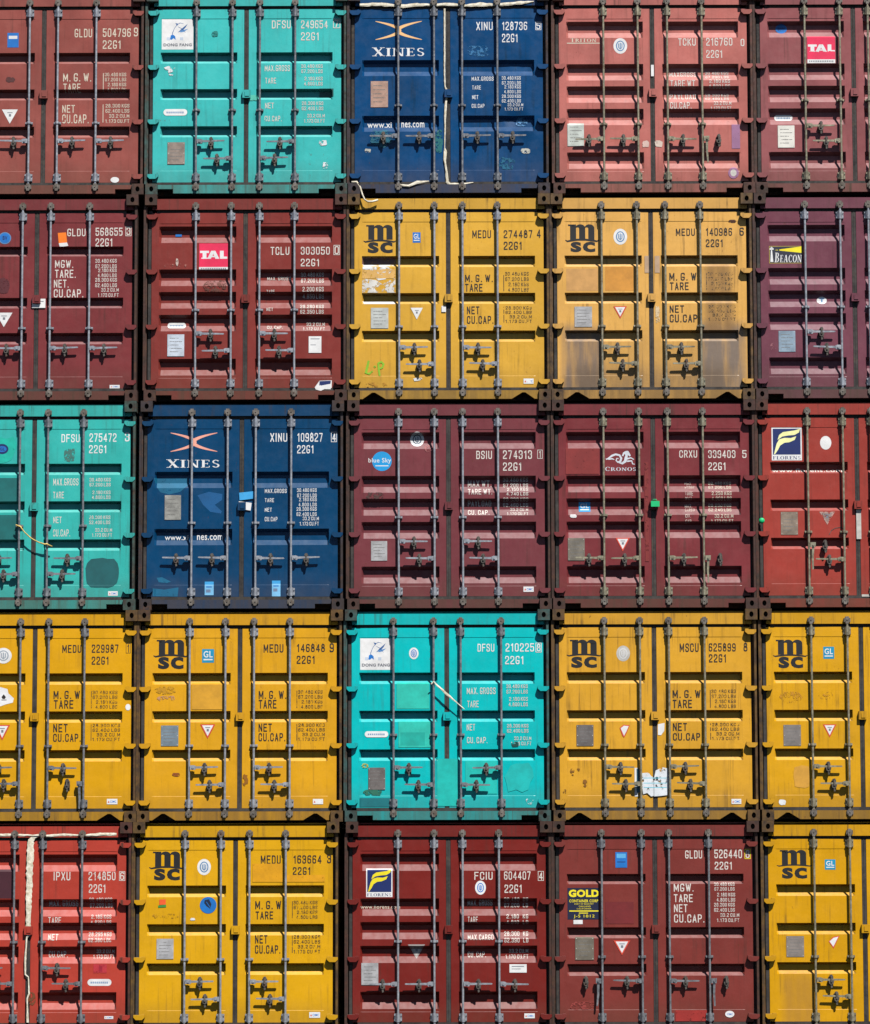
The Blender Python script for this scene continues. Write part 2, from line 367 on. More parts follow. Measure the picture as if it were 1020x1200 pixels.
# ------------------------------------------------------------------ lettering
_tc = {}
W_ = .42
def rr_(pts, closed=False, n=4):
    out = []; N = len(pts)
    for i, p in enumerate(pts):
        r = p[2] if len(p) > 2 else 0
        if not r or (not closed and i in (0, N-1)): out.append((p[0], p[1])); continue
        a, b = pts[i-1], pts[(i+1) % N]
        va = Vector((a[0]-p[0], a[1]-p[1])); vb = Vector((b[0]-p[0], b[1]-p[1]))
        r = min(r, va.length*.5, vb.length*.5); va.normalize(); vb.normalize()
        A = Vector(p[:2])+va*r; B = Vector(p[:2])+vb*r; P = Vector(p[:2])
        for k in range(n+1):
            t = k/n; q = A*(1-t)**2+P*2*t*(1-t)+B*t*t; out.append((q.x, q.y))
    if closed: out.append(out[0])
    return out
def glyphs():
    w, R = W_, .2; h = w/2; G = {}
    def S(ch, *ps, wd=w): G[ch] = (wd, [rr_(list(p[1:]), True) if p[0] == 'c' else rr_(list(p)) for p in ps])
    box = ('c', (0, 0, R), (w, 0, R), (w, 1, R), (0, 1, R))
    S('0', box); S('O', box); S('1', ((h*.2, .8), (h, 1), (h, 0)), wd=h*1.3)
    S('2', ((0, .74), (0, 1, R), (w, 1, R), (w, .6, .1), (0, .18), (0, 0), (w, 0)))
    S('3', ((0, .76), (0, 1, R), (w, 1, R), (w, .54, .14), (w*.35, .53)), ((w*.35, .53), (w, .52, .14), (w, 0, R), (0, 0, R), (0, .24)))
    S('4', ((w*.8, 0), (w*.8, 1), (0, .26), (w*1.08, .26)), wd=w*1.08)
    S('5', ((w, 1), (0, 1), (0, .53), (w*.5, .62, .2), (w, .58, .16), (w, 0, R), (0, 0, R), (0, .22)))
    S('6', ((w, .86), (w, 1, R), (0, 1, R), (0, 0, R), (w, 0, R), (w, .56, R), (0, .56, .1)))
    S('7', ((0, 1), (w, 1), (w*.35, 0))); S('8', ('c', (0, 0, R), (w, 0, R), (w, .54, .24), (0, .54, .24)), ('c', (.035, .54, .22), (w-.035, .54, .22), (w-.035, 1, R), (.035, 1, R)))
    S('9', ((0, .14), (0, 0, R), (w, 0, R), (w, 1, R), (0, 1, R), (0, .44, R), (w, .44, .1)))
    S('A', ((0, 0), (h, 1), (w, 0)), ((w*.16, .28), (w*.84, .28))); S('B', ((0, .52), (0, 1), (w, 1, R), (w, .53, .15), (0, .53)), ((0, .53), (0, 0), (w, 0, R), (w, .53, .15), (w*.5, .53)))
    S('C', ((w, .7), (w, 1, R), (0, 1, R), (0, 0, R), (w, 0, R), (w, .3))); S('D', ('c', (0, 0), (0, 1), (w, 1, R), (w, 0, R)))
    S('E', ((w, 1), (0, 1), (0, 0), (w, 0)), ((0, .52), (w*.85, .52))); S('F', ((w, 1), (0, 1), (0, 0)), ((0, .52), (w*.85, .52)))
    S('G', ((w, .80), (w, 1, R), (0, 1, R), (0, 0, R), (w, 0, R), (w, .42), (w*.5, .42))); S('H', ((0, 0), (0, 1)), ((w, 0), (w, 1)), ((0, .52), (w, .52)))
    S('I', ((.02, 0), (.02, 1)), wd=.04); S('J', ((w, 1), (w, 0, R), (0, 0, R), (0, .25))); S('K', ((0, 0), (0, 1)), ((w, 1), (0, .42)), ((w*.3, .58), (w, 0)))
    S('L', ((0, 1), (0, 0), (w*.9, 0))); S('M', ((0, 0), (0, 1), (h*1.3, .2), (w*1.3, 1), (w*1.3, 0)), wd=w*1.3); S('N', ((0, 0), (0, 1), (w, 0), (w, 1)))
    S('P', ((0, 0), (0, 1), (w, 1, R), (w, .46, R), (0, .46))); S('R', ((0, 0), (0, 1), (w, 1, R), (w, .48, R), (0, .48)), ((w*.5, .48), (w, 0)))
    S('S', ((w, .75), (w, 1, R), (0, 1, R), (0, .56, .18), (w, .46, .18), (w, 0, R), (0, 0, R), (0, .25))); S('T', ((0, 1), (w, 1)), ((h, 1), (h, 0)))
    S('U', ((0, 1), (0, 0, R), (w, 0, R), (w, 1))); S('V', ((0, 1), (h, 0), (w, 1))); S('W', ((0, 1), (w*.38, 0), (w*.7, .9), (w*1.02, 0), (w*1.4, 1)), wd=w*1.4)
    S('X', ((0, 0), (w, 1)), ((0, 1), (w, 0))); S('Y', ((0, 1), (h, .5), (w, 1)), ((h, .5), (h, 0))); S('.', ((.03, 0), (.03, .015)), wd=.06); S('-', ((0, .5), (w*.8, .5)))
    return G
GLYPHS = glyphs()
def joint(polys, pts, t, ri, nr):
    closed = (pts[0]-pts[-1]).length < 1e-6; L, Rr = [], []; n = len(pts)
    for k in range(n):
        a = pts[k-1] if k > 0 else (pts[-2] if closed else None); b = pts[k+1] if k < n-1 else (pts[1] if closed else None)
        d1 = (pts[k]-a).normalized() if a is not None else None; d2 = (b-pts[k]).normalized() if b is not None else None
        if d1 is None: d1 = d2
        if d2 is None: d2 = d1
        n1 = Vector((-d1.y, d1.x)); n2 = Vector((-d2.y, d2.x)); m = n1+n2; m = m/max(.35, m.dot(n1))
        e = Vector((0, 0))
        if not closed and k == 0: e = -d1*t*(1 if ri == 0 else .6)
        if not closed and k == n-1: e = d1*t*(1 if ri == nr-1 else .6)
        L.append(pts[k]+m*t+e); Rr.append(pts[k]-m*t+e)
    for k in range(n-1): polys.append([tuple(L[k]), tuple(L[k+1]), tuple(Rr[k+1]), tuple(Rr[k])])
def stencil(s, thick, align):
    key = (s, thick, align)
    if key in _tc: return _tc[key]
    polys = []; lines = s.split('\n'); widths = []; rows = []; gap = .19+thick
    for ln in lines:
        x = 0; row = []
        for ch in ln:
            if ch == ' ': x += .26; continue
            wd, strokes = GLYPHS[ch]
            for st in strokes: row.append([(x+a, b) for a, b in st])
            x += wd+gap
        rows.append(row); widths.append(x-gap)
    mx = max(widths); t = thick/2
    for i, row in enumerate(rows):
        dx = mx-widths[i] if align == 'RIGHT' else 0; dy = -i*1.42
        for st in row:
            full = [Vector((a+dx, b*(1-thick)+t+dy)) for a, b in st]; runs = [[full[0]]]
            for k in range(1, len(full)):
                runs[-1].append(full[k])
                if k < len(full)-1 and (full[k]-full[k-1]).normalized().dot((full[k+1]-full[k]).normalized()) < -.15: runs.append([full[k]])
            for ri, pts in enumerate(runs): joint(polys, pts, t, ri, len(runs))
    xs = [p[0] for q in polys for p in q]; x0, x1 = -t, mx+t; y1 = 1.0; y0 = -(len(lines)-1)*1.42
    polys = [[((a-x0)/(x1-x0), 1-(b-y0)/(y1-y0)) for a, b in q] for q in polys]
    _tc[key] = polys; return polys

def text_tris(s, bold, align):
    key = (s, bold, align)
    if key in _tc: return _tc[key]
    cu = bpy.data.curves.new('t', 'FONT'); cu.body = s; cu.offset = bold; cu.resolution_u = 2 if len(s) > 9 else 3
    cu.align_x = align; cu.space_character = 1.08; cu.space_line = .98
    o = bpy.data.objects.new('t', cu); COL.objects.link(o)
    bpy.context.view_layer.update()
    me = bpy.data.meshes.new_from_object(o.evaluated_get(bpy.context.evaluated_depsgraph_get()))
    vs = [(v.co.x, v.co.y) for v in me.vertices]; fs = [tuple(p.vertices) for p in me.polygons]
    bpy.data.objects.remove(o); bpy.data.curves.remove(cu); bpy.data.meshes.remove(me)
    x0 = min(v[0] for v in vs); x1 = max(v[0] for v in vs); y0 = min(v[1] for v in vs); y1 = max(v[1] for v in vs)
    vs = [((x-x0)/(x1-x0), 1-(y-y0)/(y1-y0)) for x, y in vs]
    _tc[key] = (vs, fs); return _tc[key]

def ring(cx, cy, rx, ry, a0, a1, tx, ty, n=14):
    out = []
    for k in range(n):
        p = []
        for a, o in ((a0+(a1-a0)*k/n, 1), (a0+(a1-a0)*(k+1)/n, 1), (a0+(a1-a0)*(k+1)/n, 0), (a0+(a1-a0)*k/n, 0)):
            a = math.radians(a); qx, qy = (rx, ry) if o else (rx-tx, ry-ty)
            p.append((cx+qx*math.cos(a), cy+qy*math.sin(a)))
        out.append(p)
    return out
def R_(x0, y0, x1, y1): return [(x0, y0), (x1, y0), (x1, y1), (x0, y1)]
def D_(x0, y0, x1, y1, w): return [(x0-w/2, y0), (x0+w/2, y0), (x1+w/2, y1), (x1-w/2, y1)]
def V_(x, w=.2): return [R_(x-w/2, .05, x+w/2, .95), R_(x-w/2-.09, 0, x+w/2+.09, .06), R_(x-w/2-.09, .94, x+w/2+.09, 1)]
def srf(x, y): return R_(x-.17, y, x+.17, y+.06)
def serif(ch):
    if ch == 'X': return .95, [D_(.18, 1, .76, 0, .22), D_(.76, 1, .2, 0, .09), srf(.18, .94), srf(.76, .94), srf(.2, 0), srf(.76, 0)]
    if ch == 'I': return .42, V_(.21)
    if ch == 'N': return 1.0, V_(.17, .09)+V_(.82, .09)[:1]+[srf(.82, .94), D_(.17, 1, .8, 0, .2)]
    if ch in 'EFL':
        p = V_(.22); w = .76
        if ch != 'L': p += [R_(.2, .94, .68, 1), R_(.62, .78, .68, 1), R_(.3, .48, .55, .54), R_(.5, .4, .56, .62)]
        if ch != 'F': p += [R_(.2, 0, .7, .06), R_(.64, 0, .7, .22)]
        return w, p
    if ch == 'S': return .68, ring(.34, .75, .26, .25, 20, 270, .12, .07)+ring(.34, .26, .28, .26, -160, 90, .14, .08)
    if ch == 'O': return .98, ring(.49, .5, .45, .52, 0, 360, .2, .06, 28)
    if ch == 'C': return .9, ring(.49, .5, .43, .52, 40, 320, .19, .06, 24)+[R_(.76, .7, .83, .95)]
    if ch == 'R': return .95, V_(.22)+ring(.38, .74, .36, .26, -90, 90, .19, .06)+[D_(.45, .5, .82, 0, .2), srf(.86, 0)]
    if ch == 'B': return .85, V_(.22)+ring(.36, .76, .34, .24, -90, 90, .18, .06)+ring(.36, .27, .4, .27, -90, 90, .19, .06)
    if ch == 'A': return .98, [D_(.46, 1, .16, 0, .08), D_(.5, 1, .8, 0, .22), R_(.25, .3, .7, .36), srf(.16, 0), srf(.8, 0)]
    if ch == 'T': return .86, V_(.43)+[R_(.05, .94, .81, 1), R_(.05, .78, .1, 1), R_(.76, .78, .81, 1)]
    return .5, []

GREY_FIELD = {}
class Decals:
    """Flat markings of one container, laid on the relief of its doors."""
    def __init__(s, box, crop, cx, top, h, sx):
        s.box = box; s.ox, s.oy, s.k = crop; s.cx, s.top, s.h, s.sx = cx, top, h, sx
        s.n = 0; s.cur = None
    def L(s, u, v): return ((u/s.k+s.ox-s.cx)/s.sx, (v/s.k+s.oy-s.top)*243.0/s.h)
    def begin(s, name, label=None, lift=.0): s.cur = dict(name=name, label=label, prims=[], mats=[], lift=lift)
    def mi(s, m):
        if m not in s.cur['mats']: s.cur['mats'].append(m)
        return s.cur['mats'].index(m)
    def poly(s, pts, m, lay=None):
        s.tri([pts], m, lay)
    def tri(s, polys, m, lay=None):               # several polygons in one layer
        if lay is None: s.n += 1
        s.cur['prims'].append(([[s.L(*p) for p in q] for q in polys], s.mi(m), s.n))
    def rect(s, u0, v0, u1, v1, m): s.poly([(u0, v0), (u1, v0), (u1, v1), (u0, v1)], m)
    def ell(s, u0, v0, u1, v1, m, n=26):
        a, b, c, d = (u0+u1)/2, (v0+v1)/2, (u1-u0)/2, (v1-v0)/2
        s.poly([(a+c*math.cos(2*PI*k/n), b+d*math.sin(2*PI*k/n)) for k in range(n)], m)
    def pill(s, u0, v0, u1, v1, m):
        r = (v1-v0)/2; P = []
        for k in range(9): a = PI/2+PI*k/8; P.append((u0+r+r*math.cos(a), v0+r-r*math.sin(a)))
        for k in range(9): a = -PI/2+PI*k/8; P.append((u1-r+r*math.cos(a), v0+r-r*math.sin(a)))
        s.poly(P, m)
    def stext(s, t, u0, v0, u1, v1, m, thick=.125, align='LEFT'):
        s.tri([[(u0+x*(u1-u0), v0+y*(v1-v0)) for x, y in q] for q in stencil(t, thick, align)], m)
    def text(s, t, u0, v0, u1, v1, m, bold=.028, align='LEFT'):
        vs, fs = text_tris(t, bold, align)
        P = [(u0+x*(u1-u0), v0+y*(v1-v0)) for x, y in vs]
        s.tri([[P[i] for i in f] for f in fs], m)
    def serif(s, t, u0, v0, u1, v1, m, slant=0, small=1.0):
        polys = []; x = 0
        for i, ch in enumerate(t):
            w, g = serif(ch); k = 1.0 if i == 0 else small
            for q in g: polys.append([((x+px*k+slant*py*k), py*k) for px, py in q])
            x += w*k+.06
        tot = x
        s.tri([[(u0+a/tot*(u1-u0), v1-b*(v1-v0)) for a, b in q] for q in polys], m)
    def stroke(s, pts, ws, m):
        polys = []
        n = len(pts); sides = []
        for i, p in enumerate(pts):
            a = pts[max(0, i-1)]; b = pts[min(n-1, i+1)]
            dx, dy = b[0]-a[0], b[1]-a[1]; l = math.hypot(dx, dy) or 1
            w = ws[i] if isinstance(ws, (list, tuple)) else ws
            sides.append(((p[0]-dy/l*w/2, p[1]+dx/l*w/2), (p[0]+dy/l*w/2, p[1]-dx/l*w/2)))
        for a, b in zip(sides, sides[1:]): polys.append([a[0], b[0], b[1], a[1]])
        s.tri(polys, m)
    def end(s):
        c = s.cur; rel = s.box.rel; bm = bmesh.new(); lift = c['lift']
        flat = []
        for polys, mi, lay in c['prims']:
            for q in polys:
                w = []
                for p in q:
                    if not w or (abs(p[0]-w[-1][0])+abs(p[1]-w[-1][1])) > 1e-4: w.append(p)
                if len(w) < 3: continue
                try:
                    f = bm.faces.new([bm.verts.new((a, lay, b)) for a, b in w]); f.material_index = mi
                except ValueError: pass
        if not bm.verts: bm.free(); return None
        big = [f for f in bm.faces if len(f.verts) > 4]
        if big: bmesh.ops.triangulate(bm, faces=big)
        x0 = min(v.co.x for v in bm.verts); x1 = max(v.co.x for v in bm.verts); y0 = min(v.co.z for v in bm.verts); y1 = max(v.co.z for v in bm.verts)
        for b in [b for b in rel.yb if y0 < b < y1]: bmesh.ops.bisect_plane(bm, geom=bm.verts[:]+bm.edges[:]+bm.faces[:], plane_co=(0, 0, b), plane_no=(0, 0, 1), dist=1e-5)
        cuts = [b for b in rel.xb if x0 < b < x1]
        if (x1-x0) > 9: cuts += [x0+(x1-x0)*k/max(1, int((x1-x0)/7)) for k in range(1, int((x1-x0)/7))]
        if c['name'] not in ('owner_code', 'serial_number', 'check_digit', 'size_code', 'weight_table'):
            for b in cuts: bmesh.ops.bisect_plane(bm, geom=bm.verts[:]+bm.edges[:]+bm.faces[:], plane_co=(b, 0, 0), plane_no=(1, 0, 0), dist=1e-5)
            if (y1-y0) > 9:
                for k in range(1, int((y1-y0)/7)):
                    bmesh.ops.bisect_plane(bm, geom=bm.verts[:]+bm.edges[:]+bm.faces[:], plane_co=(0, 0, y0+(y1-y0)*k/int((y1-y0)/7)), plane_no=(0, 0, 1), dist=1e-5)
        for v in bm.verts:
            x, lay, y = v.co
            v.co = (X(x), DOOR_Y+rel.depth(x, y)-.0008-.00009*lay-lift, Z(y))
        bmesh.ops.recalc_face_normals(bm, faces=bm.faces)
        for f in bm.faces:
            f.normal_update()
            if f.normal.y > 0: f.normal_flip()
        me = finish(bm, c['name'], len(c['mats']), recalc=False)
        par = s.box.doors[0] if (x0+x1)/2 < 0 else s.box.doors[1]
        return put(c['name'], me, c['mats'], par, label=c['label'])

# ------------------------------------------------------------------ decal colours
K = 1.35
WHITE = decal_mat('white stencil paint', (.66, .62, .57, 1), .2, var=.06)
CREAM = decal_mat('aged cream stencil paint', (.62, .55, .44, 1), .22, var=.06)
FAINT = decal_mat('faded white stencil paint', (.62, .52, .46, 1), .5)
BLACK = decal_mat('black stencil paint', (.018, .014, .012, 1), .04)
BLACKW = decal_mat('worn black stencil paint', (.05, .035, .02, 1), .42)
SWHITE = decal_mat('white sticker', (.74, .74, .74, 1))
SDIRTY = decal_mat('soiled white sticker', (.5, .48, .44, 1), var=.2)
TORN = decal_mat('torn white paper', (.72, .74, .76, 1), .55, scale=9)
PLATE = decal_mat('aluminium data plate', (.36, .36, .37, 1), var=.25)
PLATEL = decal_mat('pale data plate', (.50, .56, .64, 1), var=.2)
PLATED = decal_mat('dull data plate', (.13, .115, .11, 1), var=.25)
PLATEB = decal_mat('brownish data plate', (.24, .19, .16, 1), var=.3)
INK = decal_mat('grey print', (.18, .19, .22, 1))
BLUE = decal_mat('blue sticker', rgb(20, 110, 190), var=.12)
NAVY = decal_mat('navy sticker', rgb(14, 36, 96))
CYAN = decal_mat('sky blue sticker', rgb(20, 150, 215))
RED = decal_mat('red border print', rgb(205, 70, 50))
PINK = decal_mat('crimson sign', rgb(225, 38, 84))
YEL = decal_mat('yellow print', rgb(240, 220, 30))
ORANGE = decal_mat('orange sticker', rgb(250, 120, 20))
CREAMO = decal_mat('cream orange print', rgb(246, 190, 130))
SALMON = decal_mat('salmon pink print', rgb(238, 165, 145))
GREEN = decal_mat('green marker', rgb(130, 180, 40), .3)
SEALG = decal_mat('green plastic', rgb(10, 180, 110))
BVB = decal_mat('emblem blue', rgb(90, 130, 170))
LAV = decal_mat('lavender sticker', rgb(150, 105, 140), .2)
def patch(name, r, g, b, worn=.0, var=.12): return decal_mat(name, rgb(r, g, b, EXPO_K), worn*1.1+.06 if worn else 0.0, var=var, scale=26 if worn else 11)

# ------------------------------------------------------------------ container builder
class Box: pass
CENTRES = {(0,0):51.5,(1,0):43,(2,0):40,(3,0):40.6,(4,0):33.5,(0,1):289,(1,1):287.8,(2,1):283.5,(3,1):281,(4,1):276,
 (0,2):525.5,(1,2):525.8,(2,2):526,(3,2):524,(4,2):525.9,(0,3):765,(1,3):763.5,(2,3):766,(3,3):767.5,(4,3):768,(0,4):1000.6,(1,4):1002,(2,4):1004,(3,4):1010.5,(4,4):1014}
TOPS = [[-8, -7, -7, -7, -8], [229, 228, 230, 229.6, 228], [472, 471, 471, 470, 470], [718.7, 716.6, 715, 713.6, 712], [965.6, 964, 961.5, 961, 960]]
HGT = [237, 241.5, 244.5, 246, 249]
SCL = [.983, .9915, 1.0, 1.008, 1.016]
SHIFT = [[3.9, 3.6, 2.2, 3.8, 1.9], [-2.0, 3.4, 1.9, .1, -1.0], [-2.3, .1, 1.5, .4, -1.6], [.9, -1.0, -1.1, -.4, -.3], [-3.5, -5.2, .2, -1.8, -.8]]
GROUP = 'stacked shipping containers'
TWO_LEVEL = [(0, 1, 0, 'bar'), (1, -1, 1, 'bar'), (2, 1, 0, 'bar'), (3, -1, 1, 'bar')]
TWO_IN = [(0, 1, 0, 'bar'), (1, -1, 1, 'bar'), (3, -1, 0, 'bar'), (2, 1, 1, 'bar')]
ONE_LEVEL = [(0, -1, 0, 'bar'), (1, -1, 0, 'bar'), (2, 1, 0, 'bar'), (3, 1, 0, 'bar')]
SERIAL = 0
def container(r, c, label, col, relief, crop, handles=TWO_LEVEL, hy=(181, 200.5), guide=156, rods=(-58.3, -16.6, 16.6, 58.1),
              rodmat=None, dirt=.35, rust=.5, fade=.16, rough=.42, soil=(), dents=(), sill='slot', castmat=None, ymat=None):
    global SERIAL
    SERIAL += 1
    soil = list(soil) or [(-1.3, 1.3, -.1, .36, tuple(v*.45+w for v, w in zip(rgb(*col, EXPO_K)[:3], (.045, .03, .018)))+(1,), .38+.3*dirt, .10)]
    root = bpy.data.objects.new('shipping_container', None); COL.objects.link(root)
    root.empty_display_size = .3
    root.location = ((c-2)*PITCH+(SHIFT[r][c] if r >= 0 else SHIFT[0][c]*.6)*SX, 0, (4-r)*(H+.0012)+.03)
    root['label'] = label; root['category'] = 'shipping container'; root['group'] = GROUP
    seed = SERIAL*1.7
    pm = paint('container paint', rgb(*col, EXPO_K), seed, dirt, rust, fade, rough, soil, dirtcol=(.004, .022, .045, 1) if relief == 'two' else None, dust_sheen=.10 if relief == 'two' else .24 if relief == 'three' else .31)
    fm = paint('frame paint', tuple(v*.85 for v in rgb(*col, EXPO_K)[:3])+(1,), seed+.5, min(1, dirt*1.8), min(1, rust*1.6), fade, .55, dust_sheen=.25)
    sm = paint('sill paint', tuple(v*.75 for v in rgb(*col, EXPO_K)[:3])+(1,), seed+.9, min(1, dirt*2.4), 1, fade, .6, dust_sheen=.2,
               soil=[(-1.3, 1.3, -.1, .3, (.075, .05, .03, 1), .42+.35*dirt, .02)])
    pc = rgb(*col, EXPO_K)
    cm = castmat or steel('rusty post paint', tuple(.16*pc[i]+.84*M_POST[i] for i in range(3))+(1,), tuple(M_POST[i]*.6 for i in range(3))+(1,), .7, 0, 7, .7, (.075, .03, .012, 1), .5, .64)
    b = Box(); b.root = root; b.rel = Relief(relief, SERIAL, dents); b.paint = pm
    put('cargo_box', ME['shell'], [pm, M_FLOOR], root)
    for sx in (-1, 1):
        for zz in (H-6.3*SZ, 6.3*SZ):
            put('corner_casting', ME['cast'], [cm, M_FLOOR], root, (X(-111.4 if sx < 0 else 113), -.03, zz))
            o = put('corner_casting', ME['cast'], [cm, M_FLOOR], root, (X(-111.4 if sx < 0 else 113), LEN, zz)); o.rotation_euler = (0, 0, PI)
    put('corner_post', ME['postL'], [cm], root); put('corner_post', ME['postR'], [cm], root)
    put('door_header', ME['header'], [fm], root); put('door_sill', ME['sill_'+sill], [sm], root)
    put('door_seal', ME['seal'], [M_RUBBER], root)
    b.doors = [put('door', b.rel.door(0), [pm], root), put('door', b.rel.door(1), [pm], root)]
    for i, s in ((0, -1), (1, 1)):
        for q in (26, 91, 156, 221):
            put('hinge', ME['hinge' if s < 0 else 'hingeR'], [fm], b.doors[i], (X(-110.2 if s < 0 else 112.2), 0, Z(q)))
    rm = rodmat or M_GALV; b.bars = []
    jig = random.Random(SERIAL*13)
    for p in rods:
        o = put('locking_bar', ME['bar'], [rm, M_CAM], root, (X(p+jig.uniform(-.25, .25)), 0, 0)); b.bars.append(o)
        put('bar_guide', ME['guide'], [rm], o, (0, 0, Z(guide)))
    for i, s, lv, kind in handles:
        q = hy[lv]; bar = b.bars[i]
        if kind == 'bar':
            h = put('handle', ME['handle' if s > 0 else 'handleL'], [rm], bar, (0, 0, Z(q))); h.rotation_euler = (0, jig.uniform(-.025, .03)*s, 0)
            put('handle_catch', ME['catch'], [M_CATCH], bar, (s*.188, 0, Z(q)))
        else:
            h = put('handle', ME['hang' if s > 0 else 'hangL'], [rm], bar, (0, 0, Z(q))); h.rotation_euler = (0, jig.uniform(-.04, .04), 0)
            put('handle_catch', ME['catch'], [M_CATCH], bar, (s*.20, 0, Z(q)))
    # seal box across the two doors
    bm = bmesh.new(); pbox(bm, -4.4, 5.0, 118, 127.5, .012, DOOR_Y+.002); pbox(bm, -1.5, 3.4, 120, 125.5, .004, .013)
    put('lock_box', finish(bm, 'lock_box', bevel=.006), [fm], b.doors[1])
    if r < 0: return b
    b.d = Decals(b, crop, CENTRES[(r, c)], TOPS[r][c], HGT[r], SCL[r])
    b.fm = fm
    return b
M_POST = (.036, .019, .011, 1)

# ------------------------------------------------------------------ marking recipes
def serial(d, m, parts, box=None, boxm=None):
    right = d.L(box[2] if box else parts[2][3], 0)[0]
    sh = min(0, 111.4-right)*d.sx*d.k          # keep the check digit on the door leaf
    if box: box = (box[0]+sh, box[1], box[2]+sh, box[3])
    for i, (t, u0, v0, u1, v1) in enumerate(parts):
        if i: d.end()
        if i == 2: u0, u1 = u0+sh, u1+sh
        d.begin(('owner_code', 'serial_number', 'check_digit', 'size_code')[i]); d.stext(t, u0, v0, u1, v1, m, .152 if m is BLACK else .13)
        if i != 2 or not box: continue
        u0, v0, u1, v1 = box; w = (u1-u0)*.09
        d.tri([[(u0, v0), (u1, v0), (u1, v0+w), (u0, v0+w)], [(u0, v1-w), (u1, v1-w), (u1, v1), (u0, v1)], [(u0, v0), (u0+w, v0), (u0+w, v1), (u0, v1)], [(u1-w, v0), (u1, v0), (u1, v1), (u1-w, v1)]], boxm or m)
    d.end()
def table(d, m, heads, nums, bars=(), nm=None):
    d.begin('weight_table')
    for t, u0, v0, u1, v1 in heads: d.stext(t, u0, v0, u1, v1, m, .152 if m is BLACK else .13)
    for t, u0, v0, u1, v1 in nums: d.stext(t, u0, v0, u1, v1, nm or m, .13, 'RIGHT')
    for u0, v0, u1, v1 in bars: d.rect(u0, v0, u1, v1, nm or m)
    d.end()
def plate(d, u0, v0, u1, v1, m, label=None):
    d.begin('data_plate', label, .003)
    d.rect(u0, v0, u1, v1, m)
    w = (u1-u0); ink = INK
    for k in range(5):
        v = v0+(v1-v0)*(.16+.155*k); e = .86 if k % 2 else .66
        d.rect(u0+w*.14, v, u0+w*e, v+(v1-v0)*.03, decal_mat('plate engraving', (.17, .165, .16, 1), .5, scale=60))
    for a in (.06, .94):
        for b in (.06, .5, .94): d.ell(u0+w*a-2, v0+(v1-v0)*b-2, u0+w*a+2, v0+(v1-v0)*b+2, SDIRTY, 8)
    d.end()
def triangle(d, u0, v0, u1, v1, border=RED, fill=SWHITE):
    d.begin('warning_triangle'); c = (u0+u1)/2
    d.poly([(u0, v0), (u1, v0), (c, v1)], border)
    t = .13; w = (u1-u0)*t; h = (v1-v0)
    d.poly([(u0+w, v0+h*.07), (u1-w, v0+h*.07), (c, v1-h*.17)], fill)
    d.rect(c-w*1.2, v0+h*.2, c+w*1.3, v0+h*.26, INK); d.rect(c-w*.5, v0+h*.32, c+w*.6, v0+h*.5, INK)
    d.end()
def oval(d, u0, v0, u1, v1, ring_=BVB, fill=SWHITE):
    d.begin('inspection_emblem'); w, h = u1-u0, v1-v0
    d.ell(u0, v0, u1, v1, fill); d.ell(u0+w*.18, v0+h*.16, u1-w*.18, v1-h*.16, ring_); d.ell(u0+w*.26, v0+h*.23, u1-w*.26, v1-h*.23, fill)
    c = (u0+u1)/2
    d.stroke([(c-w*.12, v0+h*.34), (c-w*.12, v0+h*.6), (c, v0+h*.7), (c+w*.12, v0+h*.6), (c+w*.12, v0+h*.34)], w*.07, ring_)
    d.rect(c-w*.035, v0+h*.3, c+w*.035, v0+h*.66, ring_)
    d.end()
def pill(d, u0, v0, u1, v1):
    d.begin('sticker'); d.pill(u0, v0, u1, v1, SWHITE); h = v1-v0; w = u1-u0
    for k in range(9):
        a = u0+w*(.13+.083*k); d.rect(a, v0+h*.38, a+w*.05, v0+h*.66, BVB)
    d.end()
def maker(d, u0, v0, u1, v1):
    d.begin('maker_sticker'); d.rect(u0, v0, u1, v1, SWHITE); w, h = u1-u0, v1-v0
    d.text('CIMC', u0+w*.3, v0+h*.3, u1-w*.1, v1-h*.26, BLUE, .03); d.poly([(u0+w*.08, v1-h*.28), (u0+w*.17, v0+h*.3), (u0+w*.26, v1-h*.28)], RED); d.end()
LOGO = decal_mat('black logo paint', (.012, .012, .014, 1), 0, .5)
def msc(d, m_, wave, sc_, ink=None):
    ink = ink or LOGO
    d.begin('shipping_logo', 'black m over sc shipping emblem')
    u0, v0, u1, v1 = m_; W, Hh = u1-u0, v1-v0
    P = lambda x, y: (u0+x*W, v1-y*Hh)
    q = [R_(.05, 0, .28, .9), R_(.395, 0, .63, .76), R_(.745, 0, .98, .76), R_(-.03, .90, .2, 1.0), [(.05, .9), (.2, 1), (.28, 1), (.28, .8), (.08, .82)]]
    for x0, x1, xi in ((.25, .63, .395), (.60, .98, .745)):
        n = 12
        for k in range(n):
            def o(a): return ((x0+x1)/2+(x1-x0)/2*math.cos(a), .76+.25*math.sin(a))
            def i(a): return ((x0+xi)/2+.012+(xi-x0)/2*math.cos(a), .70+.11*math.sin(a))
            a, b = PI*k/n, PI*(k+1)/n
            q.append([o(a), o(b), i(b), i(a)])
    d.tri([[P(*p) for p in r] for r in q], ink)
    a, b, c, e = wave; w = c-a; mid = (b+e)/2; t = (e-b)
    d.stroke([(a, b+t*.6), (a+w*.06, e-t*.1), (a+w*.15, e-t*.25), (a+w*.35, mid), (a+w*.6, mid), (a+w*.85, e-t*.25), (a+w*.94, e-t*.1), (c, b+t*.6)], [t*.2, t*.42, t*.5, t*.5, t*.5, t*.5, t*.42, t*.2], ink)
    d.text('sc', *sc_, ink, .035)
    d.end()
